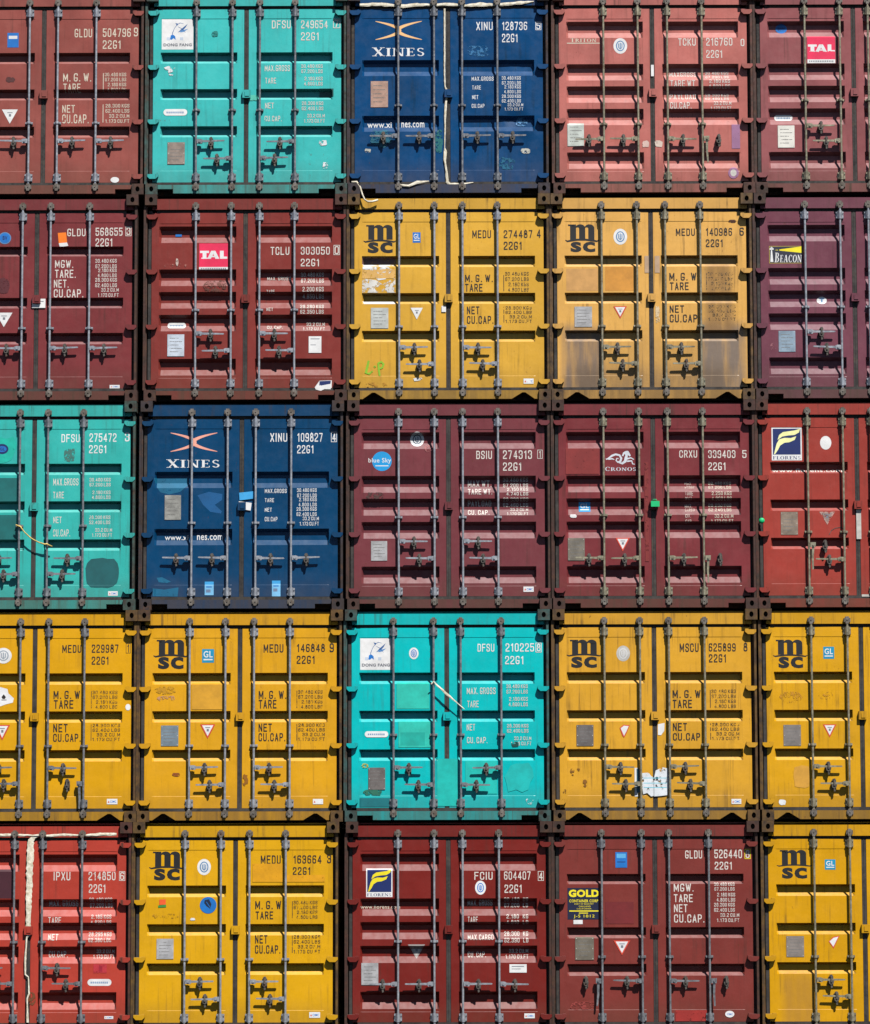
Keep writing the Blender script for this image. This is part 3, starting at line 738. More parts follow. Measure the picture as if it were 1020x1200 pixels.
def gl(d, u0, v0, u1, v1, m=None):
    d.begin('inspection_emblem'); d.rect(u0, v0, u1, v1, m or decal_mat('teal blue sticker', rgb(20, 140, 180))); w, h = u1-u0, v1-v0
    d.text('GL', u0+w*.12, v0+h*.14, u1-w*.12, v0+h*.62, SWHITE, .02); d.rect(u0+w*.12, v0+h*.72, u1-w*.12, v0+h*.82, SWHITE); d.end()
def cross(d, u0, v0, u1, v1, m):
    d.begin('company_logo', 'crossed crescent emblem'); W, Hh = u1-u0, v1-v0
    for s in (0, 1):
        pts = []; ws = []
        for k in range(21):
            t = k/20*2-1
            x = .515-.515*abs(t)**1.9; y = .5+.5*t
            pts.append((u0+W*(x if not s else 1-x), v0+Hh*y)); ws.append(Hh*(.03+.19*(1-abs(t))**.75))
        d.stroke(pts, ws, m)
    d.end()
FUP = [(.17,.43),(.23,.24),(.37,.13),(.6,.095),(.79,.067),(.99,0),(.95,.14),(.79,.24),(.56,.26),(.35,.30)]
FLO = [(.14,.57),(.23,.41),(.42,.35),(.65,.36),(.85,.29),(.79,.43),(.6,.52),(.42,.54),(.26,.65),(.185,.81),(.075,.98),(.037,.98),(.09,.76)]
def florens(d, u0, v0, u1, v1, fl):
    d.begin('company_logo', 'blue sign with yellow wavy f'); W, Hh = u1-u0, v1-v0
    d.rect(u0, v0, u1, v1, SWHITE)
    a, b, c, e = u0+W*.04, v0+Hh*.035, u1-W*.04, v0+Hh*.825
    d.rect(a, b, c, e, NAVY)
    for S in (FUP, FLO): d.poly([(a+x*(c-a), b+y*(e-b)) for x, y in S], fl)
    d.serif('FLORENS', u0+W*.03, v0+Hh*.87, u1-W*.03, v1-Hh*.03, NAVY); d.end()
def tal(d, u0, v0, u1, v1, t, strip):
    d.begin('company_logo', 'crimson sign reading tal'); d.rect(u0, v0, u1, v1, PINK)
    
    P = lambda x, y: (t[0]+x*(t[2]-t[0]), t[3]-y*(t[3]-t[1]))
    d.tri([[P(*q) for q in r] for r in ([(0, .72), (.33, .72), (.33, 1), (0, 1)], [(.095, .14), (.235, .14), (.235, .72), (.095, .72)], [(.05, 0), (.28, 0), (.28, .14), (.05, .14)],
           [(.27, 0), (.41, 1), (.56, 1), (.47, .5), (.43, .22), (.395, 0)], [(.56, 1), (.71, 0), (.56, 0), (.545, .22), (.50, .5), (.47, .85)], [(.43, .2), (.55, .2), (.53, .36), (.45, .36)], [(.73, 0), (.73, 1), (.87, 1), (.87, 0)], [(.87, 0), (1, 0), (1, .27), (.87, .27)])], SWHITE)
    d.rect(*strip, SWHITE); a, b, c, e = strip
    for k in range(14): d.rect(a+(c-a)*(.06+.064*k), b+(e-b)*.3, a+(c-a)*(.1+.064*k), b+(e-b)*.7, INK)
    d.end()
def dolphin(d, u0, v0, u1, v1):
    d.begin('company_logo', 'white sign with blue leaping figure'); W, Hh = u1-u0, v1-v0
    P = lambda x, y: (u0+(x-107)/143*W, v0+(y-150)/144*Hh)
    d.rect(u0, v0, u1, v1, SWHITE)
    db = decal_mat('steel blue print', rgb(40, 90, 150)); lb = decal_mat('pale blue print', rgb(170, 190, 215))
    d.stroke([P(152, 238), P(156, 215), P(164, 194), P(176, 176), P(190, 168), P(206, 172)], [W*.03, W*.02, W*.014, W*.016, W*.02, W*.008], db)
    d.poly([P(168, 168), P(182, 172), P(176, 182)], db)
    d.poly([P(180, 213), P(196, 196), P(224, 172), P(214, 190), P(200, 206)], db)
    d.poly([P(186, 206), P(205, 201), P(226, 196), P(208, 210), P(192, 213)], decal_mat('mid blue print', rgb(90, 140, 195)))
    d.stroke([P(180, 186), P(196, 194), P(214, 214)], [W*.008, W*.016, W*.008], db)
    d.poly([P(148, 226), P(160, 224), P(168, 232), P(170, 248), P(160, 240), P(152, 248), P(144, 246)], BLUE)
    for x in (130, 190):
        for k in range(3): d.rect(*P(x+k*5, 236), *P(x+3+k*5, 250), lb)
    d.text('DONG FANG', *P(115, 265), *P(243, 279), INK, .04); d.end()
def blob(d, name, u0, v0, u1, v1, m, n=14, rough=.16, label=None, seed=0):
    rr = random.Random(seed+int(u0*7+v0)); d.begin(name, label); a, b, c, e = (u0+u1)/2, (v0+v1)/2, (u1-u0)/2, (v1-v0)/2
    P = []
    for k in range(n):
        t = 2*PI*k/n; x, y = math.cos(t), math.sin(t); mm = max(abs(x), abs(y))**.6; f = 1-rough*rr.random()*1.6
        P.append((a+c*x/mm*f, b+e*y/mm*f))
    d.poly(P, m); d.end()
def quad(d, name, u0, v0, u1, v1, m, label=None):
    d.begin(name, label); d.rect(u0, v0, u1, v1, m); d.end()
def website(d, t, u0, v0, u1, v1, m):
    d.begin('web_address'); d.text(t, u0, v0, u1, v1, m, .015); d.end()

GROSS = '30.480 KGS\n67.200 LBS'; TARE = '2.180 KGS\n4.800 LBS'; NET = '28.300 KGS\n62.400 LBS'; CAP = '33.2 CU.M\n1.173 CU.FT'

# ================================================================== top row
b = container(0, 0, 'faded brick brown container in top row, serial 504796 9, blue square sticker by its seam', (156, 84, 76), 'three', (0, 0, 5), ONE_LEVEL, (179, 179), 157, rods=(-62, -16.8, 16.8, 62.3), rust=.6, fade=.2)
d = b.d
serial(d, CREAM, [('GLDU', 435, 172, 537, 222), ('504796', 600, 170, 763, 220), ('9', 782, 165, 806, 217), ('22G1', 600, 240, 706, 290)])
table(d, CREAM, [('M. G. W.', 370, 432, 535, 480), ('TARE', 372, 492, 472, 540), ('NET', 367, 617, 440, 662), ('CU.CAP.', 367, 672, 522, 724)],
      [(GROSS+'\n'+TARE, 614, 430, 738, 538), (NET+'\n'+CAP, 618, 612, 758, 722)], [(603, 432, 607, 536), (603, 614, 607, 720)])
quad(d, 'sticker', 42, 195, 108, 280, BLUE); d.begin('sticker_print'); d.rect(50, 212, 100, 230, SWHITE); d.end()
triangle(d, 15, 642, 108, 725, SWHITE)
blob(d, 'scuff_mark', 30, 450, 92, 486, patch('dark scuff', 84, 44, 42, .35))
d.begin('sticker'); d.ell(652, 1037, 702, 1070, SWHITE); d.end()

b = container(0, 1, 'turquoise container in top row beside the navy one, white pictorial sign and brown data plate', (66, 193, 190), 'three', (160, 0, 3.923), TWO_IN, (180, 200), 142, rods=(-59.3, -16.3, 16.3, 58), rodmat=M_GALV_D, dirt=.3, rust=.5, fade=.12)
d = b.d
dolphin(d, 117, 96, 262, 235)
serial(d, WHITE, [('DFSU', 622, 103, 708, 140), ('249654', 756, 103, 878, 140), ('7', 912, 101, 930, 134), ('22G1', 756, 158, 838, 195)], (905, 96, 938, 139))
table(d, WHITE, [('MAX.GROSS', 590, 308, 705, 336), ('TARE', 592, 366, 642, 392), ('NET', 592, 480, 632, 506), ('CU.CAP.', 590, 540, 668, 565)],
      [(GROSS, 757, 305, 855, 345), (TARE, 770, 362, 855, 402), (NET, 760, 475, 858, 515), (CAP, 770, 532, 865, 572)])
pill(d, 127, 508, 236, 538); plate(d, 147, 660, 226, 760, PLATEB)
d.begin('torn_sticker'); d.poly([(128, 318), (150, 310), (160, 318), (180, 320), (168, 338), (150, 342), (138, 332)], TORN); d.poly([(150, 346), (172, 350), (166, 358), (152, 356)], TORN); d.end()
blob(d, 'torn_sticker', 835, 650, 880, 680, TORN); blob(d, 'torn_sticker', 855, 750, 882, 785, TORN); blob(d, 'scuff_mark', 345, 148, 378, 178, patch('dark teal scuff', 30, 130, 125, .3))
quad(d, 'paint_patch', 840, 416, 905, 452, patch('dark green patch', 20, 84, 84)); quad(d, 'paint_patch', 520, 445, 560, 470, patch('pale teal patch', 80, 190, 170, .2))

b = container(0, 2, 'navy blue container with cream orange crescent cross, wrapped in white torn tape, in top row', (0, 69, 120), 'two', (400, 0, 3.923), ONE_LEVEL, (174, 174), 137, rods=(-59, -16.7, 16.7, 58.4), dirt=.45, rust=.45, fade=.18,
              dents=[(78, 150, 12, 7, .03), (92, 168, 8, 5, -.02), (84, 84, 10, 4, .012)], rodmat=M_GALV_D)
d = b.d; topnavy = b
cross(d, 160, 108, 372, 192, CREAMO)
d.begin('company_name'); d.serif('XINES', 143, 228, 390, 268, SWHITE, small=.93); d.end()
serial(d, SWHITE, [('XINU', 622, 112, 697, 150), ('128736', 740, 112, 855, 150), ('5', 898, 116, 915, 146), ('22G1', 740, 167, 812, 206)], (893, 112, 920, 150))
table(d, SWHITE, [('MAX.GROSS', 600, 363, 700, 382), ('TARE', 602, 404, 642, 422), ('NET', 602, 448, 630, 466), ('CU.CAP', 600, 488, 658, 506)],
      [(GROSS, 738, 362, 825, 400), (TARE, 748, 403, 825, 440), (NET, 738, 446, 825, 482), (CAP, 750, 486, 835, 518)])
website(d, 'www.xi', 122, 566, 233, 592, SWHITE); website(d, 'nes.com', 278, 568, 383, 591, SWHITE)
plate(d, 138, 383, 217, 502, decal_mat('copper tinted data plate', (.42, .26, .2, 1), var=.25))
blob(d, 'scuff_mark', 130, 600, 240, 690, patch('green blue scuff', 10, 96, 120, .5)); blob(d, 'scuff_mark', 570, 215, 690, 275, patch('pale blue scuff', 40, 110, 160, .62)); blob(d, 'scuff_mark', 430, 600, 470, 720, patch('green blue scuff 2', 8, 104, 110, .4))
blob(d, 'scuff_mark', 800, 545, 860, 590, patch('scraped blue', 70, 130, 180, .5)); blob(d, 'scuff_mark', 820, 690, 868, 716, patch('bare scrape', 190, 190, 180, .4)); blob(d, 'scuff_mark', 110, 690, 140, 712, patch('bare scrape 2', 190, 190, 180, .5)); blob(d, 'scuff_mark', 700, 730, 800, 790, patch('green blue scuff 3', 10, 96, 130, .55))

b = container(0, 3, 'sun faded rose red container in top row, one door handle broken upright', (191, 112, 104), 'five', (640, 0, 3.923), [(0, -1, 0, 'bar'), (1, -1, 0, 'bar'), (2, 1, 0, 'bar'), (3, 1, 0, 'hang')], (178, 178), 160, rodmat=M_GALV_W, fade=.2, dirt=.3, rust=.6, rods=(-58.5, -17.3, 17.3, 58.5))
d = b.d
# the relief of this one sits lower
d.begin('company_name'); d.serif('TRITON', 115, 188, 237, 206, CREAM, small=.9); d.rect(100, 209, 250, 213, CREAM); d.end()
oval(d, 313, 188, 376, 260)
serial(d, WHITE, [('TCKU', 610, 190, 690, 224), ('216760', 738, 188, 858, 224), ('0', 896, 193, 913, 227), ('22G1', 738, 244, 812, 280)])
table(d, WHITE, [('MAXGROSS', 570, 340, 692, 362), ('TARE WT', 572, 382, 685, 412), ('PAYLOAD', 570, 440, 690, 466), ('CU.CAP.', 570, 482, 668, 512)],
      [(GROSS, 733, 338, 840, 372), (TARE, 748, 378, 845, 418), (NET, 733, 440, 840, 470), (CAP, 755, 478, 850, 520)])
plate(d, 100, 577, 175, 682, decal_mat('pale green data plate', (.5, .54, .5, 1), var=.2))
quad(d, 'sticker', 850, 585, 888, 695, LAV, 'faded lavender sticker'); d.begin('sticker'); d.ell(832, 780, 880, 832, LAV); d.ell(842, 790, 870, 822, SDIRTY); d.end()
blob(d, 'scuff_mark', 440, 655, 475, 690, patch('pale scuff', 215, 185, 175, .3)); blob(d, 'scuff_mark', 497, 655, 535, 690, patch('pale scuff 2', 225, 205, 190, .2))
d.begin('tape', None, .006); d.rect(484, 312, 497, 364, SWHITE); d.end()

b = container(0, 4, 'dusty mauve brown container at the end of the top row, crimson sign and white plate', (152, 88, 90), 'five', (870, 0, 5), TWO_LEVEL, (163, 181), 132, rodmat=M_GALV_W, fade=.2, rust=.6)
d = b.d
tal(d, 384, 228, 546, 362.5, (388, 275, 545, 320), (384, 362, 546, 384))
d.begin('sticker'); d.ell(202, 150, 270, 204, BLUE); d.text('DNV', 216, 168, 258, 186, NAVY); d.end()
pill(d, 188, 680, 295, 715); plate(d, 205, 748, 302, 876, decal_mat('white data plate', (.72, .7, .64, 1), var=.1))

# ================================================================== second row
b = container(1, 0, 'dark maroon container with orange sticker and white seam label, serial 568655 3', (128, 56, 58), 'high', (0, 225, 4.618), ONE_LEVEL, (181, 181), 157, rods=(-62, -16.3, 16.3, 62.5), fade=.15)
d = b.d
serial(d, WHITE, [('GLDU', 362, 197, 460, 238), ('568655', 515, 192, 660, 236), ('3', 686, 190, 706, 232), ('22G1', 515, 250, 607, 294)], (680, 185, 712, 238))
table(d, WHITE, [('MGW.', 297, 368, 396, 410), ('TARE.', 297, 420, 410, 464), ('NET.', 292, 474, 372, 517), ('CU.CAP.', 292, 526, 452, 570)],
      [(GROSS, 515, 362, 630, 412), (TARE, 528, 415, 630, 460), (NET, 515, 465, 632, 515), (CAP, 530, 520, 642, 568)])
d.begin('sticker', 'orange and white sticker'); d.poly([(310, 220), (355, 217), (361, 272), (316, 276)], ORANGE); d.poly([(316, 276), (361, 272), (368, 290), (322, 297)], SWHITE); d.end()
d.begin('sticker'); d.ell(-10, 215, 58, 280, BVB); d.ell(-5, 220, 53, 275, BLUE); d.text('BV', 12, 235, 38, 258, NAVY); d.end()
d.begin('seam_label', None, .012); d.rect(175, 578, 248, 627, SWHITE); d.rect(185, 590, 238, 595, INK); d.rect(185, 603, 225, 607, INK); d.end()
triangle(d, -22, 652, 70, 730, SWHITE); blob(d, 'scuff_mark', -30, 455, 55, 560, patch('dark maroon patch', 88, 34, 40, .3)); maker(d, 598, 1044, 652, 1062)

b = container(1, 1, 'dark red container with crimson sign, bluish plate and torn white label low by the corner', (136, 56, 50), 'five', (155, 225, 3.923), TWO_LEVEL, (164, 184), 136, fade=.13, rodmat=M_GALV)
d = b.d
tal(d, 308, 233, 440, 342.5, (312, 267, 437, 304), (308, 342, 440, 356))
serial(d, WHITE, [('TCLU', 636, 250, 722, 287), ('303050', 775, 250, 908, 286), ('0', 933, 247, 952, 284), ('22G1', 775, 305, 860, 340)], (928, 242, 957, 288))
table(d, WHITE, [('MAX. GROSS', 620, 384, 728, 400), ('TARE', 618, 448, 655, 464), ('NET', 618, 530, 648, 545), ('CU. CAP.', 620, 610, 692, 626)],
      [('30.480 KGS\n67.200 LBS', 775, 365, 880, 413), ('2.200 KGS\n4.850 LBS', 783, 435, 880, 485), ('28.280 KGS\n62.350 LBS', 773, 515, 880, 558), ('33.2 CU.M\n1.172 CU.FT', 785, 595, 885, 634)])
pill(d, 163, 595, 248, 622); plate(d, 165, 652, 242, 752, PLATEL)
d.begin('sticker'); d.rect(812, 662, 870, 738, SWHITE); d.rect(820, 672, 862, 676, INK); d.rect(820, 700, 845, 703, INK); d.end()
d.begin('torn_sticker', 'torn white and navy label'); d.poly([(862, 866), (918, 864), (917, 905), (885, 904), (868, 912), (845, 906), (840, 896)], SWHITE); d.poly([(862, 868), (914, 866), (912, 880), (860, 890)], NAVY); d.end()
quad(d, 'sticker', 197, 187, 226, 197, BLUE); blob(d, 'scuff_mark', 200, 300, 214, 338, patch('bare scratch', 200, 180, 170, .3)); blob(d, 'scuff_mark', 130, 325, 270, 350, patch('faint scratch', 175, 110, 100, .8)); blob(d, 'scuff_mark', 320, 395, 440, 460, patch('drab smear', 96, 52, 40, .6))

YRUST = dict(rust=.35, rough=.42)
b = container(1, 2, 'yellow container with green painted scrawl low on its door and torn white poster', (224, 172, 62), 'three', (400, 225, 3.923), TWO_LEVEL, (181, 200.5), 156, sill='peak', fade=.10, dirt=.35, rodmat=M_GALV)
d = b.d; scrawl = b
msc(d, (120, 158, 240, 226), (104, 221, 253, 238), (124, 237, 238, 288)); gl(d, 330, 192, 366, 240, BLUE)
serial(d, BLACK, [('MEDU', 604, 183, 690, 220), ('274487', 748, 183, 880, 220), ('4', 900, 180, 918, 220), ('22G1', 748, 236, 832, 274)])
table(d, BLACK, [('M. G. W.', 570, 388, 698, 422), ('TARE', 570, 430, 650, 466), ('NET', 578, 534, 635, 570), ('CU.CAP.', 578, 578, 700, 614)],
      [(GROSS+'\n'+TARE, 754, 376, 862, 466), (NET+'\n'+CAP, 754, 534, 875, 610)], [(746, 390, 749, 464), (746, 536, 749, 608)], BLACKW)
d.begin('torn_poster', 'torn white poster remnants'); d.poly([(100, 338), (246, 338), (240, 360), (205, 408), (170, 414), (150, 380), (130, 362), (100, 366)], TORN); d.poly([(98, 405), (160, 412), (190, 430), (250, 402), (250, 470), (98, 470)], decal_mat('torn white paper low', (.66, .64, .6, 1), .6, scale=8)); d.poly([(98, 306), (250, 306), (255, 334), (98, 338)], patch('lilac remnant', 128, 96, 96, .3)); d.rect(100, 508, 248, 522, SWHITE); d.poly([(98, 366), (250, 360), (250, 404), (98, 405)], patch('tan remnant', 224, 176, 96, .35)); d.end()
plate(d, 138, 540, 218, 634, decal_mat('silver data plate', (.46, .48, .46, 1), var=.2)); triangle(d, 320, 540, 376, 594, SWHITE)
d.begin('graffiti', 'green spray painted letters'); d.stroke([(128, 782), (122, 810), (115, 838), (130, 842), (146, 830)], [9, 11, 12, 10, 7], GREEN); d.stroke([(152, 812), (160, 808)], 9, GREEN); d.stroke([(178, 852), (174, 820), (172, 792)], [8, 9, 9], GREEN); d.stroke([(172, 794), (186, 788), (196, 798), (190, 814), (176, 820)], [8, 9, 10, 9, 8], GREEN); d.end()
maker(d, 836, 866, 882, 890); blob(d, 'sticker', 330, 860, 376, 878, TORN); d.begin('seam_label', None, .006); d.rect(462, 532, 482, 560, SWHITE); d.end()
blob(d, 'scuff_mark', 100, 880, 220, 905, patch('brown smear', 190, 136, 40, .62))

b = container(1, 3, 'pale yellow container with grey soot on its lower half and orange repainted panel', (230, 176, 92), 'three', (640, 225, 3.923), TWO_LEVEL, (181, 200.5), 156, sill='peak', fade=.1, dirt=.5, rodmat=M_GALV_W,
              soil=[(-1.1, -.60, .1, .92, rgb(122, 108, 100, EXPO_K), .92, .07), (.60, 1.16, .1, .96, rgb(126, 114, 106, EXPO_K), .95, .07), (.66, 1.02, .8, 1.75, rgb(146, 112, 72, EXPO_K), .85, .08), (-1.0, 1.0, .1, .42, rgb(112, 94, 76, EXPO_K), .7, .08), (-.6, .6, .3, .8, rgb(176, 138, 84, EXPO_K), .5, .1)])
d = b.d
quad(d, 'paint_patch', 95, 360, 240, 462, patch('tan patch', 210, 158, 92)); quad(d, 'paint_patch', 273, 350, 408, 462, patch('orange patch', 212, 146, 56))
msc(d, (108, 156, 228, 228), (92, 217, 246, 236), (116, 236, 229, 284)); oval(d, 313, 176, 376, 250)
serial(d, BLACK, [('MEDU', 600, 176, 687, 210), ('140986', 737, 174, 858, 210), ('6', 892, 172, 912, 210), ('22G1', 737, 226, 816, 262)])
table(d, BLACK, [('M. G. W', 568, 380, 692, 416), ('TARE', 570, 424, 656, 460), ('NET', 568, 530, 634, 564), ('CU.CAP', 568, 572, 694, 608)],
      [(GROSS+'\n'+TARE, 744, 378, 860, 460), (NET+'\n'+CAP, 744, 530, 870, 600)], [(737, 382, 740, 458)], decal_mat('very worn black stencil paint', (.07, .05, .03, 1), .66))
plate(d, 132, 535, 212, 628, PLATE); triangle(d, 310, 534, 372, 590)
quad(d, 'paint_patch', 455, 302, 474, 380, patch('grey smear', 190, 160, 130)); quad(d, 'paint_patch', 502, 302, 524, 380, patch('grey smear 2', 190, 160, 130)); blob(d, 'scuff_mark', 500, 525, 525, 615, patch('chipped primer', 225, 200, 160, .5)); blob(d, 'scuff_mark', 840, 135, 878, 150, patch('dark chip', 90, 50, 30, .3))

b = container(1, 4, 'purple maroon container with black and yellow lighthouse sign', (120, 68, 82), 'five', (870, 225, 4.613), TWO_LEVEL, (163.5, 182), 134, fade=.15, rodmat=M_GALV)
d = b.d
d.begin('company_logo', 'black sign with yellow light beam and lighthouse'); kk = decal_mat('sign black', (.02, .022, .04, 1))
d.rect(150, 296, 328, 390, decal_mat('sign gold edge', rgb(170, 150, 60))); d.rect(153, 299, 328, 387, kk)
d.poly([(180, 318), (328, 298), (328, 334)], YEL); d.poly([(156, 382), (160, 318), (166, 318), (172, 382)], SWHITE); d.rect(153, 308, 174, 316, SWHITE); d.poly([(155, 306), (163, 300), (172, 306)], SWHITE)
d.serif('BEACON', 178, 332, 326, 384, SWHITE, slant=.12, small=.76); d.end()
d.begin('sticker'); d.ell(406, 567, 460, 608, SWHITE); d.rect(420, 574, 446, 581, BVB); d.rect(429, 574, 438, 600, BVB); d.end()
plate(d, 195, 755, 285, 868, decal_mat('blue grey data plate', (.22, .3, .38, 1), var=.25)); blob(d, 'scuff_mark', 148, 820, 185, 860, patch('pink scuff', 160, 100, 110, .6)); quad(d, 'sticker', 628, 1075, 655, 1090, SWHITE)

# ================================================================== middle row
b = container(2, 0, 'pale teal container with dark repainted squares and a slack yellow rope on its bars', (58, 186, 178), 'three', (0, 465, 4.618), TWO_IN, (183, 201), 145, fade=.13, dirt=.35, rodmat=M_GALV_D)
d = b.d; paleteal = b
serial(d, SWHITE, [('DFSU', 330, 208, 428, 252), ('275472', 482, 204, 628, 250), ('3', 675, 200, 700, 248), ('22G1', 480, 268, 575, 312)])
table(d, WHITE, [('MAX.GROSS', 288, 448, 424, 486), ('TARE', 288, 520, 346, 556), ('NET', 290, 655, 335, 690), ('CU.CAP.', 290, 724, 382, 762)],
      [(GROSS, 484, 446, 598, 492), (TARE, 498, 515, 598, 560), (NET, 484, 650, 598, 696), (CAP, 500, 718, 608, 764)])
dk = patch('dark teal repaint', 22, 92, 96); dk2 = patch('mid teal repaint', 14, 104, 104)
blob(d, 'paint_patch', 464, 876, 652, 1044, dk, 20, .05, 'dark teal repainted square'); quad(d, 'paint_patch', -60, 445, 95, 580, dk2); quad(d, 'paint_patch', -60, 645, 95, 785, dk2)
blob(d, 'scuff_mark', 342, 282, 405, 360, patch('sticker residue', 70, 120, 112, .45), 16, .1); blob(d, 'paint_patch', -60, 210, 92, 372, patch('bright teal repaint', 20, 186, 166, .1), 14, .2)
d.begin('sticker'); d.ell(-25, 260, 43, 316, NAVY); d.ell(-15, 272, 33, 304, BLUE); d.text('GL', -4, 280, 24, 297, NAVY); d.end(); maker(d, 590, 1058, 642, 1082)

b = container(2, 1, 'navy container with pink crescent cross, pale blue paint patches, and blue and white seam stickers', (0, 65, 107), 'two', (150, 465, 3.923), ONE_LEVEL, (183, 183), 142, fade=.12, rodmat=M_GALV, rust=.3)
d = b.d
lb1 = patch('teal blue repaint', 6, 98, 134, .1); lb2 = patch('mid blue repaint', 4, 84, 138)
d.begin('paint_patch'); d.poly([(120, 376), (200, 372), (275, 372), (282, 405), (240, 440), (190, 452), (150, 442), (128, 412)], lb1); d.end()
d.begin('paint_patch'); d.poly([(320, 456), (372, 440), (435, 450), (433, 478), (400, 500), (433, 530), (428, 540), (380, 532), (346, 500)], lb2); d.end()
d.begin('paint_patch'); d.poly([(118, 882), (170, 888), (236, 878), (232, 920), (118, 918)], lb1); d.end(); d.begin('paint_patch'); d.poly([(135, 834), (160, 831), (202, 852), (180, 858), (145, 854)], lb1); d.end()
cross(d, 195, 168, 410, 254, SALMON)
d.begin('company_name'); d.serif('XINES', 175, 290, 428, 328, SWHITE, small=.93); d.end()
serial(d, SWHITE, [('XINU', 654, 170, 732, 210), ('109827', 778, 170, 895, 210), ('4', 941, 170, 957, 208), ('22G1', 778, 226, 854, 264)], (935, 165, 962, 212))
table(d, SWHITE, [('MAX.GROSS', 630, 427, 730, 446), ('TARE', 630, 470, 672, 488), ('NET', 630, 514, 662, 532), ('CU.CAP', 630, 556, 688, 576)],
      [(GROSS, 778, 425, 868, 466), (TARE, 785, 468, 868, 508), (NET, 776, 512, 868, 552), (CAP, 790, 555, 878, 596)])
website(d, 'www.xi', 170, 637, 278, 660, SWHITE); website(d, 'nes.com', 318, 637, 436, 660, SWHITE)
plate(d, 170, 455, 245, 568, decal_mat('speckled grey data plate', (.27, .27, .25, 1), var=.35))
d.begin('seam_label', 'blue and white seam labels', .012); d.poly([(512, 445), (580, 438), (580, 472), (514, 480)], decal_mat('bright blue label', rgb(60, 160, 220), .1)); d.poly([(511, 484), (570, 492), (565, 527), (508, 518)], SWHITE); d.end()
for u0, v0, u1, v1 in ((356, 852, 397, 914), (664, 848, 703, 920)):
    d.begin('sticker'); d.rect(u0, v0, u1, v1, decal_mat('pale blue label', rgb(120, 185, 225))); d.rect(u0, v0, u1, v0+14, decal_mat('bright blue label', rgb(60, 160, 220), .1)); d.rect(u0+6, v0+22, u1-8, v0+27, BLUE); d.rect(u0+6, v0+36, u1-14, v0+50, decal_mat('grey blue print', rgb(110, 130, 160))); d.end()

b = container(2, 2, 'wine maroon container with round sky blue sticker and round emblem above it', (122, 60, 66), 'five', (400, 465, 3.923), TWO_LEVEL, (164, 184), 136, fade=.13, rodmat=M_GALV)
d = b.d
d.begin('sticker', 'round sky blue sticker'); d.ell(143, 256, 233, 346, CYAN); d.text('blue Sky', 126, 286, 230, 313, SWHITE, .01); d.rect(158, 320, 218, 324, SWHITE); d.end()
oval(d, 318, 165, 382, 232, decal_mat('emblem slate', rgb(60, 80, 100)))
serial(d, WHITE, [('BSIU', 622, 254, 694, 292), ('274313', 745, 252, 878, 292), ('1', 911, 254, 919, 287), ('22G1', 745, 308, 830, 346)], (903, 250, 927, 291))
table(d, WHITE, [('MAX WT.', 583, 388, 692, 418), ('TARE WT.', 583, 428, 695, 455), ('PAYLOAD', 583, 482, 690, 508), ('CU. CAP.', 583, 525, 682, 548)],
      [('30.480 KGS\n67.200 LBS', 745, 377, 860, 420), ('2.150 KGS\n4.740 LBS', 760, 423, 860, 460), ('28.330 KGS\n62.460 LBS', 745, 470, 860, 510), ('33.2 CU.M\n1.170 CU.FT', 762, 516, 860, 550)])
plate(d, 138, 668, 212, 758, PLATE); maker(d, 836, 878, 883, 902); blob(d, 'scuff_mark', 110, 440, 200, 480, patch('grey scuff', 84, 56, 52, .5)); blob(d, 'scuff_mark', 380, 225, 425, 260, patch('pink smear', 180, 110, 110, .5))

b = container(2, 3, 'wine red container with white sea horse emblem and green plastic seal on its doors', (128, 54, 58), 'five', (640, 465, 3.923), [(0, -1, 0, 'bar'), (1, -1, 0, 'bar'), (2, 1, 0, 'bar'), (3, 1, 0, 'hang')], (184, 184), 134, fade=.17, dirt=.45, rodmat=M_GALV_W, dents=[(82, 52, 10, 4, .02), (85, 86, 12, 4, -.02), (40, 160, 10, 5, .012)])
d = b.d; seahorse = b
d.begin('company_logo', 'white sea horse emblem'); w = decal_mat('pale blue white print', (.6, .64, .7, 1), .1)
d.stroke([(278, 292), (292, 284), (306, 274), (322, 268), (340, 272), (348, 286), (344, 300), (332, 304), (324, 296), (328, 286), (336, 288)], [3, 7, 9, 9, 9, 10, 10, 8, 6, 5, 3], w)
d.stroke([(276, 288), (292, 290), (306, 288), (316, 292)], [2, 6, 6, 3], w)
d.stroke([(336, 306), (352, 310), (366, 300), (370, 284), (374, 268), (382, 262)], [4, 10, 13, 14, 10, 5], w)
d.poly([(362, 262), (370, 252), (380, 252), (386, 262), (392, 274), (386, 278), (378, 270), (368, 274)], w)
d.stroke([(354, 276), (360, 262), (368, 254)], [7, 8, 3], w); d.stroke([(370, 290), (392, 284), (406, 292)], [8, 6, 4], w); d.stroke([(374, 300), (396, 298), (400, 312), (410, 314)], [7, 6, 5, 3], w)
d.end(); d.begin('company_name'); d.serif('CRONOS', 272, 326, 418, 344, w, small=.88); d.end()
serial(d, WHITE, [('CRXU', 615, 250, 697, 284), ('339403', 748, 250, 873, 286), ('5', 905, 250, 924, 286), ('22G1', 748, 306, 828, 342)])
table(d, FAINT, [('MAX.', 640, 394, 674, 408), ('GROSS', 640, 412, 684, 424), ('TARE', 640, 440, 676, 458), ('WGT', 640, 464, 672, 478), ('MAX.', 640, 496, 674, 512), ('CARGO', 640, 516, 684, 530), ('CU.', 640, 544, 664, 560), ('CAP.', 640, 568, 672, 584)],
      [('30.480 KGS\n67.200 LBS', 748, 393, 853, 426), ('2.250 KGS\n4.960 LBS', 762, 440, 853, 480), ('28.230 KGS\n62.240 LBS', 748, 494, 853, 530), ('33.2 CU.M\n1.172 CU.FT', 758, 544, 860, 584)], (), CREAM)
